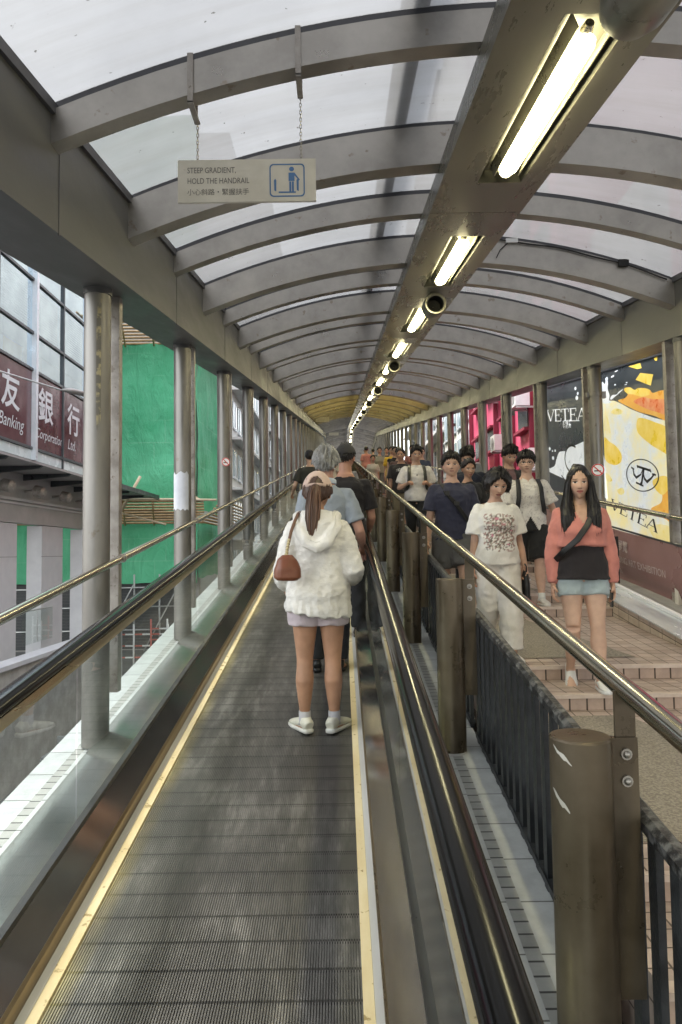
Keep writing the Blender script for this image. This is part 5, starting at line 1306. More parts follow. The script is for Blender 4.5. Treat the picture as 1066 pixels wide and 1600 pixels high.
    # ---- hair
    def shell(s, line, thick, col, name='hair', mat='hair', rough=.35, soft=.022, extra=None, vary=.35, keep=None, tufts=0):
        # line: hairline height by azimuth (deg from the face); thick(az, z) outward
        p, d, az = s.hd_p, s.hd_d, np.degrees(np.abs(s.hd_az)); z = p[:, 2]
        ln = np.interp(az, *zip(*line)) + .006 * np.sin(s.hd_az * 19) + .004 * np.sin(s.hd_az * 41)
        mk = np.clip((z - ln) / soft, 0, 1); mk = mk * mk * (3 - 2 * mk)
        if keep is not None: mk = mk * keep(p, d, az)
        th = thick(az, z) if callable(thick) else thick
        n = np.array([mnoise.noise((math.sin(b) * 9, math.cos(b) * 9, a[2] * 2.2)) for a, b in zip(d, s.hd_az)]) * rough + .5 * np.array([mnoise.noise((math.sin(b) * 22 + 5, math.cos(b) * 22, a[2] * 5)) for a, b in zip(d, s.hd_az)]) * rough
        v = p * 1.0 + d * (mk * th * (1 + n) - (1 - mk) * .012)[:, None]
        c = np.tile(np.array(col, float), (len(v), 1)) * (1 + vary * n[:, None])
        V, F = s.hm(v), list(s.hd_f)
        fm = [q for q in F if max(mk[list(q)]) > .02]
        if tufts and s.hi:
            rnd = random.Random(len(name) + int(s.H * 1000)); good = [i for i in range(len(v)) if mk[i] > .45]; ev, ef, ec = [], [], []
            for _ in range(tufts):
                i = rnd.choice(good); edge = mk[i] < .9; a = Vector(v[i]) - Vector(d[i]) * .006; dn = Vector((rnd.uniform(-.35, .35), .35 if d[i][1] > 0 else -.3, -.9 if d[i][2] < .75 else .1))
                ax_ = (Vector(d[i]) * rnd.uniform(.25, .6) + dn * rnd.uniform(.4, 1)).normalized(); ln_ = rnd.uniform(.014, .03)
                mm = MB(); mm.tube([a, a + ax_ * ln_ * .5 + Vector(d[i]) * .003, a + ax_ * ln_], [.0042, .0036, .0006], 5); n1 = len(V) + len(ev); ev += [x for x in s.hm(np.array(mm.v))]; ef += [tuple(q + n1 for q in f_) for f_ in mm.f]; ec += [np.array(col) * rnd.uniform(.6, 1.7)] * len(mm.v)
            V = np.concatenate([V, np.array(ev)]); fm = fm + ef; c = np.concatenate([c, np.array(ec)])
        o = mesh_obj(name, V, fm, M[mat], s.root, np.clip(c, .002, 1)); return o
    SHORT = [(0, .066), (30, .062), (48, .040), (62, .018), (78, .0), (95, -.006), (115, -.03), (150, -.055), (180, -.060)]
    def hair_short(s, col=(.012, .010, .009), t=.022, fringe=None, rough=.5):
        ln = list(s.SHORT)
        if fringe is not None: ln[0] = (0, fringe); ln[1] = (30, fringe - .004); ln[2] = (48, min(.04, fringe - .006))
        return s.shell(ln, lambda az, z: t * (.45 + .75 * np.clip((z + .02) / .11, 0, 1)), col, rough=rough, tufts=150)
    def strands(s, parent, falls, col, seg=14, voxel=.006, waves=.006):
        mb = MB()
        for path, rad in falls:
            P = s.hm(np.array(path)); mb.tube([Vector(a) for a in P], rad, seg, ref=(1, 0, 0))
        v, nr, f = remesh(mb, voxel, 2)
        n = nz(v, 40, 40, 4, 3.3); v = v + nr * (n * waves)[:, None]
        rnd = random.Random(5); sm = MB(); sc_ = []
        for path, rad in falls:
            P = [Vector(a) for a in s.hm(np.array(path))]
            for _ in range(26):
                a = rnd.uniform(0, 6.28); e = rnd.uniform(.85, 1.08); pts = []
                for p_, r_ in zip(P, rad): pts.append(p_ + Vector((math.cos(a) * r_[0] * e, math.sin(a) * r_[1] * e, 0)) + Vector((rnd.uniform(-1, 1), rnd.uniform(-1, 1), 0)) * .004)
                pts[-1] = pts[-1] + Vector((rnd.uniform(-.012, .012), 0, rnd.uniform(-.035, .02)))
                k_ = len(sm.v); sm.tube(pts, [.0035] * (len(pts) - 1) + [.0007], 5); sc_ += [np.array(col) * rnd.uniform(.5, 2.0)] * (len(sm.v) - k_)
        n0 = len(v); v = np.concatenate([v, np.array(sm.v)]); f = f + [tuple(q + n0 for q in f_) for f_ in sm.f]
        cc = np.concatenate([np.tile(np.array(col, float), (n0, 1)) * (1 + .5 * n[:, None]), np.array(sc_)])
        mesh_obj('hair_fall', v, f, M['hair'], parent, np.clip(cc, .002, 1))
def strap(fig, pts, wd, th, col, name, parent=None, mat='leather'):
    # flat band through local points, pressed outwards
    m = MB(); m.tube(pts, [(wd, th)] * len(pts), 10, ref=(1, 0, 0), power=4); v = np.array(m.v)
    return mesh_obj(name, v, m.f, M[mat], parent or fig.root, np.tile(np.array(col), (len(v), 1)))
# ------------------------------------------------------------------ people on the moving walkway (seen from behind)
def belt_at(x, y): return (x, y, zi(y))
DOWN = (((-.14, -.02, -1), (-.06, .16, -1)), ((.14, -.02, -1), (.06, .16, -1)))
# woman in the white hooded blouse
f1 = Fig(belt_at(-.15, 4.42), 0, 1.585, 'woman in white hooded blouse, pink cap and lilac shorts standing on the moving walkway', True, (.43, .235, .145),
         dict(arms=(((-.26, -.12, -1), (-.02, .9, -.45)), ((.30, -.10, -1), (.0, .9, -.25))), stance=.064, nod=14, yaw=-4, toe=27, hs=1.1, hand=('relax', 'relax'), hairc=(.05, .025, .015)))
def hem_wave(v):
    a = np.arctan2(v[:, 1], v[:, 0]); k = np.clip((.95 - v[:, 2]) / .22, 0, 1) ** 2; v = v.copy()
    v[:, 2] -= k * (.028 * np.cos(a + .5) + .007 * np.sin(13 * a)); r_ = 1 + k * .018 * np.sin(17 * a + 3 * np.sin(3 * a)); v[:, 0] *= r_; v[:, 1] *= r_; return v
f1.top((.74, .72, .67), 'long', .455, .031, .026, 'blouse', 'crochet', .012, .80, colfn=lambda v, c: c * (1 + .10 * nz(v, 38, 38, 44, 2))[:, None], post=hem_wave, ridge=.0035, rscale=(17, 17, 28))
mb = MB(); q = f1.T
P_ = [q((sx * .115, .02, 1.335)) for sx in (-1,)] + [q((-.118, -.06, 1.32)), q((-.108, -.135, 1.235)), q((-.06, -.165, 1.16)), q((0, -.172, 1.135)), q((.06, -.165, 1.16)), q((.108, -.135, 1.235)), q((.118, -.06, 1.32)), q((.115, .02, 1.335))]
mb.tube(P_, [(.03, .022), (.036, .03), (.04, .032), (.044, .032), (.046, .032), (.044, .032), (.04, .032), (.036, .03), (.03, .022)], 14)
mb.tube([q((0, -.10, 1.35)), q((0, -.135, 1.27)), q((0, -.150, 1.17))], [(.10, .03), (.10, .028), (.06, .028)], 18, ref=(1, 0, 0))
f1.cloth('hood', mb, .0085, (.76, .74, .69), 'crochet', .007, (12, 12, 12))
mb = MB()
for r_ in range(3): mb.tube([p + Vector((0, -.030 + .004 * r_, -.012 + .016 * r_)) for p in P_[1:-1]], .005, 6)
v = np.array(mb.v); mesh_obj('hood_piping', v, mb.f, M['cloth'], f1.root, np.tile(np.array((.74, .72, .67)), (len(v), 1)))
f1.bottoms((.50, .43, .46), .44, .020, 'shorts', .53, .004, .005)
f1.shoes((.62, .60, .50), (.62, .61, .56), sock=(.42, .41, .42), big=1.14)
hr_ = f1.shell([(0, .05), (60, .03), (90, -.02), (120, -.06), (150, -.075), (180, -.08)], .022, (.060, .030, .018), rough=.3)
f1.strands(hr_, [([(.0, -.095, .012), (.0, -.125, .0), (-.005, -.135, -.05), (-.01, -.135, -.13), (-.012, -.130, -.20), (-.016, -.125, -.275), (-.018, -.122, -.31)], [(.018, .018), (.028, .022), (.037, .024), (.042, .022), (.040, .018), (.026, .012), (.010, .006)])], (.085, .042, .024), waves=.005)
def cap(fig, col, arch=True, brim_col=None, name='cap'):
    kp = (lambda p, d, az: 1.0 - ((((az - 180) / 26) ** 2 + ((p[:, 2] - .012) / .052) ** 2) < 1).astype(float)) if arch else None
    c = fig.shell([(0, .045), (60, .040), (100, .024), (140, .014), (180, .010)], .026, col, name, 'cloth', rough=.04, soft=.004, vary=.1, keep=kp)
    m = MB(); rows = []
    for r_ in (0, 1):
        rows.append([(math.sin(a) * (.078 + .0 * r_), math.cos(a) * .105 + (.085 if r_ else -.012) * max(math.cos(a), 0) ** .7, .047 - .022 * r_ - .02 * abs(math.sin(a)) * r_) for a in [R(-75 + 150 * i / 20) for i in range(21)]])
    top_ = [Vector(a) for a in fig.hm(np.array(rows[0]))]; out_ = [Vector(a) for a in fig.hm(np.array(rows[1]))]
    m.quads([top_, out_]); m.quads([[a - Vector((0, 0, .004)) for a in out_], [a - Vector((0, 0, .004)) for a in top_]]); m.quads([out_, [a - Vector((0, 0, .004)) for a in out_]])
    v = np.array(m.v); mesh_obj('brim', v, m.f, M['cloth'], c, np.tile(np.array(brim_col or col), (len(v), 1)))
    if arch:
        P = [(math.sin(a) * .094, math.cos(a) * .120 - .0, .016) for a in [R(140 + 80 * i / 14) for i in range(15)]]
        m = MB(); m.tube([Vector(a) for a in fig.hm(np.array(P))], [(.0035, .009)] * 15, 8, ref=(0, 1, 0)); v = np.array(m.v); mesh_obj('strap', v, m.f, M['cloth'], c, np.tile(np.array(col) * .9, (len(v), 1)))
    return c
cap(f1, (.58, .43, .36))
# her shoulder bag
bl_ = belt_at(-.325, 4.215); bag = thing('shoulder_bag', (bl_[0], bl_[1], bl_[2] + .97), 'brown leather bucket bag hanging on a strap from the blouse woman', 'bag')
mb = MB(); c0 = Vector((0, 0, 0)); mb.tube([(0, 0, .0), (0, 0, .015), (0, 0, .07), (0, 0, .125), (0, 0, .15)], [(.062, .038), (.085, .052), (.080, .05), (.058, .036), (.03, .02)], 20, ref=(1, 0, 0), power=2.6)
v, nr, f_ = remesh(mb, .006, 2); v = v + nr * (nz(v, 18, 18, 18, 3) * .005)[:, None]
mesh_obj('bag_body', v, f_, M['leather'], bag, np.tile(np.array((.17, .055, .025)), (len(v), 1)))
mb = MB(); mb.tube([(-.006, -.0, .13), (.0, .005, .19), (.022, .03, .29), (.045, .06, .36), (.062, .11, .405), (.066, .20, .42), (.062, .27, .38)], [(.010, .004)] * 7, 8, ref=(1, 0, 0)); v = np.array(mb.v); mesh_obj('strap', v, mb.f, M['leather'], bag, np.tile(np.array((.16, .085, .05)), (len(v), 1)))
mb = MB()
for i in range(6): mb.ball((-.006 + .003 * i, -.004 + .004 * i, .155 + i * .017), (.011, .008, .010), 8, 6)
v = np.array(mb.v); mesh_obj('chain_links', v, mb.f, M['leather'], bag, np.tile(np.array((.55, .47, .28)), (len(v), 1)))

# grey haired man in the pale blue shirt
f2 = Fig(belt_at(-.115, 5.6), 0, 1.75, 'grey haired man in pale blue shirt with a hand on the black handrail', False, (.50, .28, .21), dict(arms=(DOWN[0], ((.34, .0, -1), (.12, .85, -.55))), hand=('relax', 'rail'), yaw=-6, hairc=(.2, .2, .2)), build=.86)
f2.top((.30, .34, .39), 'short', .47, .014, .02, 'shirt')
mb = MB(); mb.tube([f2.T((.075 * math.sin(a), .068 * math.cos(a) - .012, 1.475 - .012 * math.cos(a))) for a in [R(-150 + 300 * i / 20 + 180) for i in range(21)]], [(.008, .022)] * 21, 8, ref=(1, 0, 0)); v = np.array(mb.v); mesh_obj('collar', v, mb.f, M['cloth'], f2.root, np.tile(np.array((.52, .59, .68)), (len(v), 1)))
f2.bottoms((.02, .02, .022), 1.95, .014); f2.shoes((.02, .02, .02), (.02, .02, .02))
f2.shell([(0, .066), (48, .04), (78, .0), (115, -.035), (150, -.065), (180, -.075)], lambda az, z: .020 + .010 * (az > 90), (.25, .25, .245), rough=.8, vary=.9, tufts=220)
# man in black tee and cap
f3 = Fig(belt_at(.045, 6.55), 0, 1.78, 'man in black tee shirt and black cap holding the right handrail', False, (.47, .25, .17), dict(arms=(DOWN[0], ((.20, .12, -1), (-.12, .8, -.55))), hand=('relax', 'rail'), yaw=-12, nod=4))
f3.top((.014, .012, .013), 'short', .47, .018, .02); f3.bottoms((.02, .02, .022), 1.95, .014); f3.shoes((.02, .02, .02), (.1, .1, .1))
f3.hair_short(t=.016); cap(f3, (.030, .028, .028), False)
# dark tee man on the left
f4 = Fig(belt_at(-.56, 12.9), 0, 1.70, 'man in dark olive tee shirt standing at the left side of the walkway', False, SKIN_M, dict(arms=(((-.4, -.1, -1), (-.2, .7, -.4)), DOWN[1])), hi=False)
f4.top((.035, .034, .026), 'short', .47, .02, .015); f4.bottoms((.03, .03, .035), 1.95, .014); f4.hair_short(); f4.shoes((.03, .03, .03))
f5 = Fig(belt_at(.15, 14.2), 0, 1.56, 'short person in grey top far up the walkway by the right handrail', True, SKIN_M, dict(arms=DOWN), hi=False)
f5.top((.22, .22, .24), 'short', .47, .02, .015); f5.bottoms((.05, .05, .06), 1.95, .014); f5.shell(Fig.SHORT, .02, (.10, .06, .05)); f5.shoes((.1, .1, .1))
f6 = Fig(belt_at(-.25, 19.5), 0, 1.66, 'person in cream top farthest up the walkway', True, SKIN_M, dict(arms=DOWN), hi=False)
f6.top((.55, .5, .42), 'short', .47, .02, .015); f6.bottoms((.05, .05, .06), 1.95, .014); f6.hair_short(); f6.shoes((.1, .1, .1))

# ------------------------------------------------------------------ people coming down the stairs
PI = math.pi
def on_stair(x, y, dz=0): return (x, y, stair_z(y) + dz)
# woman in coral top
g1 = Fig(on_stair(1.65, 4.86), PI - .16, 1.50, 'woman with long black hair in coral top, black waist band and pale denim shorts', True, (.58, .375, .275),
         dict(legs=((13, 6), (12, 44)), arms=(((-.16, -.03, -1), (-.10, .10, -1)), ((.17, -.02, -1), (.08, .12, -1))), yaw=-5, nod=5, fw=.97, jl=1.05, stance=.053, feet=(0, -38), toe=4, lip=(.40, .09, .08)))
g1.top((.022, .018, .020), 'none', .490, .034, .006, 'black_top', fold=.003, z1=.665)
def vneck(fig, col, skin):
    def fn(v, c):
        # open neck: skin in a V at the front
        H = fig.H; m_ = (v[:, 1] > 0) & (np.abs(v[:, 0]) < .50 * (v[:, 2] - .735 * H)) & (v[:, 2] > .735 * H); c[m_] = np.array(skin); return c
    return fn
g1.top((.58, .225, .185), 'long', .640, .030, .030, 'coral_top', fold=.009, fscale=(11, 11, 4), sl_r=.65, colfn=vneck(g1, 0, (.56, .35, .25)))
g1.bottoms((.37, .44, .46), .43, .010, 'shorts', .53, .004, .003); g1.shoes((.70, .70, .68), (.7, .7, .7))
h_ = g1.shell([(0, .078), (18, .070), (40, .045), (62, .012), (80, -.03), (100, -.085), (180, -.10)], lambda az, z: .010 + .012 * np.clip((az - 40) / 60, 0, 1), (.011, .009, .009), rough=.2)
g1.strands(h_, [([(sx * .060, .035, .055), (sx * .077, .020, .0), (sx * .084, .015, -.08), (sx * .092, .060, -.17), (sx * .088, .125, -.24), (sx * .086, .140, -.345)], [(.016, .03), (.020, .04), (.028, .045), (.042, .040), (.046, .024), (.036, .014)]) for sx in (-1, 1)] + [([(0, -.075, .02), (0, -.095, -.06), (0, -.12, -.2), (0, -.12, -.32)], [(.07, .03), (.09, .04), (.10, .03), (.09, .02)])], (.010, .0085, .0085), waves=.006)
q = g1.T
strap(g1, [q(a) for a in ((-.085, .02, 1.245), (-.062, .115, 1.175), (-.02, .162, 1.10), (.05, .169, 1.003), (.13, .142, .93), (.18, .07, .87))], .021, .005, (.012, .012, .013), 'bag_strap')
mb = MB(); mb.tube([q((.0 + .052 * math.sin(a), .052 * math.cos(a) + .028, 1.23 - .055 * max(0, math.cos(a)))) for a in [R(-110 + 220 * i / 20) for i in range(21)]], .0018, 5); v = np.array(mb.v); mesh_obj('necklace', v, mb.f, M['leather'], g1.root, np.tile(np.array((.7, .6, .5)), (len(v), 1)))
def held(fig, i, name, label, cat, build, lift=0.0):
    c, d, side, nrm = fig.hn[i]; Rz = Matrix.Rotation(fig.root.rotation_euler.z, 3, 'Z'); wpos = fig.root.location + Rz @ (c + nrm * .018)
    t = thing(name, wpos, label, cat); t.rotation_euler = fig.root.rotation_euler; build(t); return t
def phone_b(t):
    m = MB(); m.box(-.005, .006, -.036, .036, -.085, .03); m.build('phone_body', M['black'], t, local=True); m = MB(); m.box(.0065, .008, -.033, .033, -.08, .026); m.build('screen', M['win'], t, local=True)
held(g1, 0, 'mobile_phone', 'black mobile phone held low by the woman in coral', 'phone', phone_b)
# woman in flowered white tee
def floral(v, c):
    m_ = (v[:, 1] > .02) & (np.abs(v[:, 0]) < .14) & (v[:, 2] > .80) & (v[:, 2] < 1.10)
    n1 = nz(v, 62, 62, 62, 1.7); n2 = nz(v, 85, 85, 85, 6.1); n3 = nz(v, 24, 24, 24, 12.)
    ed = np.clip((1 - (np.abs(v[:, 0]) / .125) ** 4) * (1 - ((v[:, 2] - .95) / .15) ** 4), 0, 1)
    c[m_ & (n1 * ed > .08)] = (.36, .24, .22); c[m_ & (n2 * ed > .14)] = (.15, .13, .11); c[m_ & (n3 * ed > .30) & (n1 > 0)] = (.50, .20, .26); c[m_ & (n1 * ed < -.30)] = (.36, .33, .27); return c
g2 = Fig(on_stair(1.17, 5.32), PI + .04, 1.43, 'woman with black bob in white tee with flower print and white trousers', True, (.52, .325, .235),
         dict(legs=((14, 8), (-4, 30)), arms=(((-.20, .0, -1), (-.14, .22, -1)), ((.16, -.02, -1), (.10, .06, -1))), yaw=4, nod=24, tilt=-3, stance=.050, fw=1.06, jl=.94, hand=('grip', 'relax'), lip=(.36, .12, .11)))
g2.top((.74, .725, .69), 'short', .50, .024, .018, 'tee_shirt', fold=.008, colfn=floral, belly=.012)
g2.bottoms((.70, .67, .62), 1.9, .022, 'trousers', .58, .012, .011); g2.shoes((.7, .68, .64), (.65, .65, .62))
h_ = g2.shell([(0, .066), (22, .050), (40, .030), (58, .0), (75, -.05), (100, -.075), (140, -.085), (180, -.085)], lambda az, z: .022 + .016 * np.clip((az - 30) / 50, 0, 1) * np.clip(1.2 - np.abs(z - .02) / .12, .2, 1.2), (.012, .010, .010), rough=.3, tufts=160)
def pouch_b(t):
    m = MB(); m.tube([(0, -.0, .06), (0, 0, .03), (0, .01, -.05), (0, .015, -.16), (0, .02, -.20)], [(.012, .035), (.022, .05), (.028, .055), (.026, .05), (.012, .03)], 14, ref=(1, 0, 0)); v, nr, f_ = remesh(m, .007, 2)
    mesh_obj('pouch_body', v, f_, M['leather'], t, np.tile(np.array((.012, .012, .013)), (len(v), 1)))
    m = MB(); m.tube([(0, -.03, .04), (0, -.035, .09), (0, .0, .11), (0, .035, .09), (0, .03, .04)], .006, 6); v = np.array(m.v); mesh_obj('pouch_handle', v, m.f, M['leather'], t, np.tile(np.array((.012, .012, .013)), (len(v), 1)))
held(g2, 0, 'hand_pouch', 'black pouch held by the woman in the flowered tee', 'pouch', pouch_b)
# man with glasses and backpack
def scribble(v, c):
    n1 = nz(v, 42, 42, 42, 4.4); n2 = nz(v, 16, 16, 30, 8.)
    c[np.abs(n1) < .03] = (.44, .41, .40); c[(np.abs(n1 - .25) < .03) & (n2 > 0.1)] = (.33, .29, .29)
    H = 1.60; op = (v[:, 1] > .02) & (np.abs(v[:, 0]) < .55 * (.575 * H - v[:, 2])); c[op] = (.012, .012, .013)
    return c
g3 = Fig(on_stair(1.97, 7.42), PI - .05, 1.60, 'man in glasses, patterned white shirt and black shorts with backpack straps', False, (.56, .36, .27),
         dict(legs=((16, 10), (-6, 32)), arms=(((-.42, -.05, -1), (-.30, .45, -1)), ((.20, -.02, -1), (.10, .12, -1))), yaw=-9, nod=3, stance=.058, fw=1.08, jl=.97))
g3.top((.66, .63, .59), 'short', .485, .026, .022, 'patterned_shirt', fold=.011, fscale=(9, 9, 7), colfn=scribble)
g3.bottoms((.012, .012, .013), .93, .03, 'shorts', .60, .02, .005); g3.shoes((.60, .57, .52), (.62, .6, .57), sock=(.6, .6, .58))
g3.hair_short(t=.030, fringe=.040, rough=.45)
def specs(fig):
    m = MB()
    for sx in (-1, 1):
        P = []
        for i in range(25):
            a = 2 * math.pi * i / 24; P.append((sx * .034 + .025 * math.copysign(abs(math.cos(a)) ** .6, math.cos(a)), .089 - .018 * (abs(sx * .034 + .025 * math.cos(a)) / .06) ** 2, .003 + .017 * math.copysign(abs(math.sin(a)) ** .7, math.sin(a))))
        m.tube([Vector(p) for p in fig.hm(np.array(P))], .0021, 6, cap=False)
        m.tube([Vector(p) for p in fig.hm(np.array([(sx * .059, .071, .009), (sx * .080, .02, .009), (sx * .080, -.02, .002)]))], .0018, 6)
    m.tube([Vector(p) for p in fig.hm(np.array([(-.010, .092, .006), (0, .097, .009), (.010, .092, .006)]))], .0018, 6)
    v = np.array(m.v); mesh_obj('glasses', v, m.f, M['leather'], fig.root, np.tile(np.array((.02, .018, .016)), (len(v), 1)))
specs(g3)
def collar(fig, col, w=.06):
    H = fig.H; mb = MB()
    for sx in (-1, 1):
        mb.prism([fig.T((sx * .004, .066, .812 * H)), fig.T((sx * .052, .03, .836 * H)), fig.T((sx * .070, .07, .800 * H)), fig.T((sx * .034, .102, .775 * H))], (0, .006, .004))
    mb.tube([fig.T((.056 * math.sin(a), .056 * math.cos(a) - .012, .828 * H)) for a in [R(70 + 220 * i / 16) for i in range(17)]], [(.007, .017)] * 17, 8, ref=(1, 0, 0))
    v = np.array(mb.v); mesh_obj('collar', v, mb.f, M['cloth'], fig.root, np.tile(np.array(col), (len(v), 1)), False)
collar(g3, (.64, .61, .57))
def backpack(fig, label, col, strapx=.105, depth=.13, trim=None):
    H = fig.H; t = thing('backpack', fig.root.location + Vector((0, .1, .6 * H)), label, 'backpack'); t.rotation_euler = fig.root.rotation_euler
    Rz = Matrix.Rotation(fig.root.rotation_euler.z, 3, 'Z').inverted(); off = Rz @ (t.location - fig.root.location)
    m = MB(); c = fig.T((0, -.075 * H - depth * .55, .68 * H)) - off
    m.tube([c + Vector((0, 0, z)) for z in (-.22, -.20, -.1, .1, .19, .22)], [(.11, depth * .3), (.14, depth * .5), (.15, depth * .55), (.145, depth * .5), (.12, depth * .4), (.06, depth * .2)], 20, ref=(1, 0, 0), power=3)
    v, nr, f_ = remesh(m, .011, 3); mesh_obj('pack_body', v, f_, M['leather'], t, np.tile(np.array(trim or col), (len(v), 1)))
    for sx in (-1, 1):
        P = [fig.T((sx * strapx * .9, -.085 * H, .775 * H)), fig.T((sx * strapx * .92, -.035 * H, .822 * H)), fig.T((sx * strapx, .030 * H, .822 * H)), fig.T((sx * (strapx + .010), .086 * H, .765 * H)), fig.T((sx * (strapx + .014), .100 * H, .70 * H)), fig.T((sx * (strapx + .03), .094 * H, .63 * H)), fig.T((sx * (strapx + .065), .02 * H, .59 * H))]
        m = MB(); m.tube([p - off for p in P], [(.024, .008)] * 7, 10, ref=(1, 0, 0), power=4); v = np.array(m.v); mesh_obj('strap', v, m.f, M['leather'], t, np.tile(np.array(col), (len(v), 1)))
    return t
backpack(g3, 'black backpack with blue side worn by the man in glasses', (.014, .014, .016), trim=(.03, .13, .2))
# man behind him
g4 = Fig(on_stair(2.10, 8.75), PI + .1, 1.66, 'man in dark jacket looking down, behind the man in glasses', False, (.44, .27, .19), dict(legs=((12, 8), (-6, 25)), arms=DOWN, nod=22, yaw=6))
g4.top((.10, .05, .05), 'none', .48, .014, .01, 'inner_shirt', colfn=lambda v, c: np.where((np.abs(nz(v, 30, 30, 30)) < .1)[:, None], np.array((.35, .25, .25)), c)); g4.top((.018, .018, .018), 'long', .47, .030, .02, 'jacket', colfn=lambda v, c: np.where(((v[:, 1] > .03) & (np.abs(v[:, 0]) < .05))[:, None], np.array((.16, .09, .09)), c))
g4.bottoms((.02, .02, .025), 1.95, .016); g4.shoes((.03, .03, .03)); g4.hair_short(t=.032, fringe=.045, rough=.7)
# man in navy tee
g5 = Fig(on_stair(1.10, 6.95), PI - .02, 1.64, 'man in navy tee and grey shorts with black strap across his chest', False, (.57, .36, .26),
         dict(legs=((15, 8), (-6, 30)), arms=(((-.17, -.03, -1), (-.08, .1, -1)), ((.20, -.03, -1), (.12, .14, -1))), yaw=-4, nod=0, stance=.058, hs=1.04, fw=1.04, jl=1.04), build=1.04)
g5.top((.030, .032, .058), 'short', .485, .024, .018, 'tee_shirt', fold=.008); g5.bottoms((.10, .098, .095), .80, .03, 'shorts', .60, .02, .005); g5.shoes((.1, .1, .1)); g5.hair_short(t=.026, fringe=.052, rough=.5)
q = g5.T; H = g5.H
strap(g5, [q(a) for a in ((.095, -.05, .812 * H), (.10, .04, .822 * H), (.075, .130, .765 * H), (-.02, .168, .69 * H), (-.115, .150, .61 * H), (-.19, .06, .56 * H))], .022, .006, (.010, .010, .011), 'bag_strap', mat='cloth')
for b_ in ((.045, .09, .125, .158, .755 * H - .012 + g5.dz, .755 * H + .03 + g5.dz), (-.045, .0, .160, .182, .70 * H - .02 + g5.dz, .70 * H + .015 + g5.dz)):
    mb = MB(); mb.box(*b_); v = np.array(mb.v); mesh_obj('strap_buckle', v, mb.f, M['leather'], g5.root, np.tile(np.array((.02, .02, .022)), (len(v), 1)), False)
g6 = Fig(on_stair(1.47, 8.1), PI, 1.47, 'short woman in black top half hidden behind the man in navy tee', True, (.42, .25, .17), dict(legs=((10, 8), (-6, 20)), arms=DOWN, nod=12, yaw=10), hi=True)
g6.top((.015, .015, .017), 'short', .48, .022, .016); g6.bottoms((.02, .02, .025), 1.95, .016); g6.shoes((.03, .03, .03)); g6.shell(Fig.SHORT, .02, (.016, .011, .010))
g7 = Fig(on_stair(1.63, 8.95), PI - .05, 1.65, 'man in navy polo shirt looking down behind the navy tee man', False, (.50, .31, .22), dict(legs=((12, 8), (-6, 25)), arms=DOWN, nod=20, yaw=-14, fw=.95, jl=1.08))
g7.top((.010, .013, .026), 'short', .48, .024, .016); collar(g7, (.012, .015, .028)); g7.bottoms((.02, .02, .025), 1.95, .016); g7.shoes((.03, .03, .03)); g7.hair_short(t=.034, fringe=.048, rough=.6)
g8 = Fig(on_stair(1.12, 10.35), PI - .03, 1.63, 'man in white tee holding both black backpack straps, black trousers', False, (.50, .31, .22),
         dict(legs=((14, 8), (-6, 28)), arms=(((-.34, -.05, -1), (.42, .75, .20)), ((.34, -.05, -1), (-.42, .75, .20))), hand=('grip_strap', 'grip_strap'), nod=14, yaw=6, fw=.96, jl=1.06))
g8.top((.60, .58, .56), 'short', .50, .024, .016, 'tee_shirt', colfn=lambda v, c: np.where(((v[:, 1] > .03) & (np.abs(v[:, 0]) < .012) & (np.abs(v[:, 2] - 1.19) < .008))[:, None], np.array((.05, .05, .05)), c)); g8.bottoms((.014, .014, .015), 1.95, .016); g8.shoes((.2, .2, .2)); g8.hair_short(t=.024, fringe=.058)
backpack(g8, 'black backpack worn by the man in plain white tee', (.016, .017, .015))
g9 = Fig(on_stair(1.12, 12.9), PI - .1, 1.60, 'man in black tee and khaki shorts following the white tee man', False, (.46, .27, .19), dict(legs=((14, 8), (-6, 28)), arms=DOWN, nod=8, yaw=-10), hi=False)
g9.top((.02, .018, .02), 'short', .48, .024, .016, colfn=lambda v, c: np.where(((v[:, 1] > .03) & (np.abs(v[:, 0] - .02) < .07) & (np.abs(v[:, 2] - 1.2) < .03) & (nz(v, 50, 50, 50) > .1))[:, None], np.array((.5, .5, .5)), c)); g9.bottoms((.20, .17, .11), .95, .03); g9.shoes((.5, .5, .5)); g9.hair_short(t=.014)
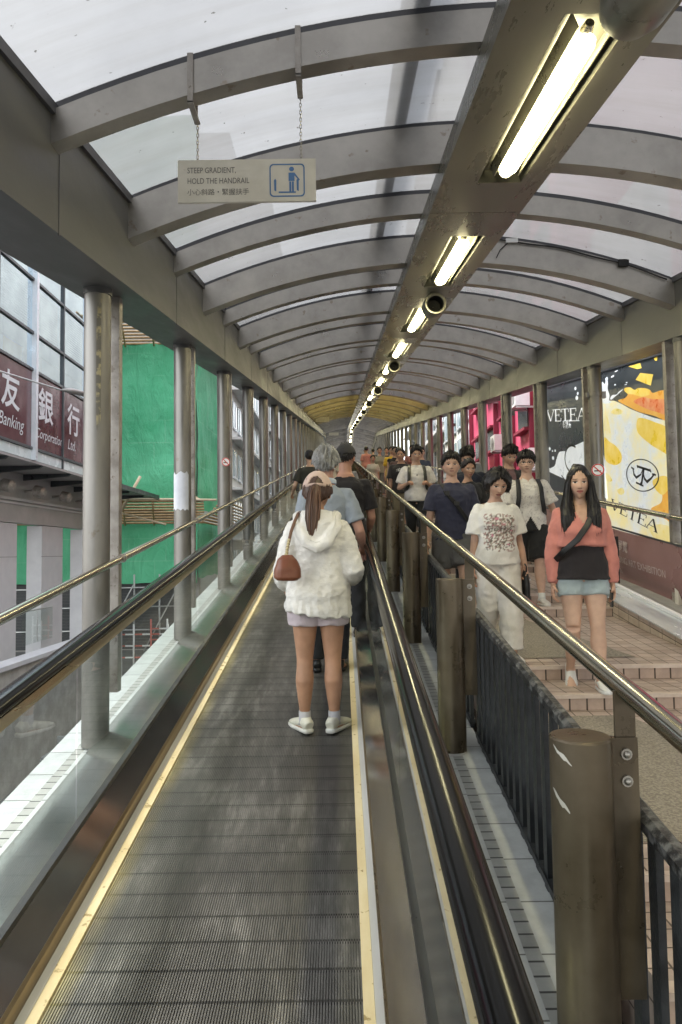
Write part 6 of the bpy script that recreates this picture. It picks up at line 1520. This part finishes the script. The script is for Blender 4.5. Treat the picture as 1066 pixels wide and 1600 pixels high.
for (x, y, H_, col, tr, lab, facing, bare) in (
        (1.42, 18.2, 1.66, (.015, .014, .014), (.04, .04, .05), 'person in black sleeveless top among the far crowd on the stairs', PI, True),
        (1.50, 20.5, 1.66, (.62, .40, .04), (.30, .28, .22), 'person in yellow top among the far crowd on the stairs', PI, False),
        (1.32, 23.5, 1.68, (.30, .29, .22), (.16, .16, .15), 'person in pale khaki top beside the yellow top in the far crowd', PI, False),
        (1.03, 27.5, 1.66, (.58, .26, .24), (.1, .1, .11), 'person in pink shirt, leftmost of the far crowd on the stairs', 0, False),
        (1.00, 21.5, 1.46, (.52, .50, .44), (.2, .2, .2), 'short dark haired person in white top low behind the rail', PI, False),
        (1.75, 26.5, 1.70, (.10, .10, .10), (.05, .05, .05), 'person in charcoal top farthest right in the far crowd', PI, False),
        (1.30, 15.6, 1.62, (.09, .05, .05), (.03, .03, .04), 'person in dark maroon top just behind the black tee man', PI, False),
        (1.95, 16.8, 1.70, (.03, .04, .07), (.05, .05, .06), 'person in dark blue top at the right of the far crowd', PI, False),
        (1.15, 31.5, 1.66, (.40, .40, .40), (.05, .05, .06), 'person in light grey top high up the stairs', PI, False),
        (1.60, 34.0, 1.66, (.05, .05, .05), (.05, .05, .06), 'person in black top high up the stairs', 0, False),
        (2.25, 12.2, 1.66, (.20, .21, .22), (.04, .04, .05), 'person in grey top by the right rail beyond the glasses man', PI, False),
        (1.45, 13.8, 1.58, (.45, .42, .40), (.04, .04, .05), 'person in off white top behind the black tee man', PI, False),
        (2.05, 20.0, 1.66, (.25, .10, .09), (.04, .04, .05), 'person in brick red top at right of the far crowd', PI, False),
        (-.45, 27.0, 1.66, (.06, .07, .09), (.05, .05, .06), 'person in slate top high up the moving walkway', 0, False)):
    a = Fig(on_stair(x, y) if x > 0 else belt_at(x, y), facing, H_, lab, True, SKIN_M, dict(legs=((12, 8), (-6, 22)), arms=DOWN, nod=6), hi=False)
    a.top(col, 'none' if bare else 'short', .48, .022, .016); a.bottoms(tr, 1.9, .016); a.shoes((.1, .1, .1)); a.hair_short(t=.02)
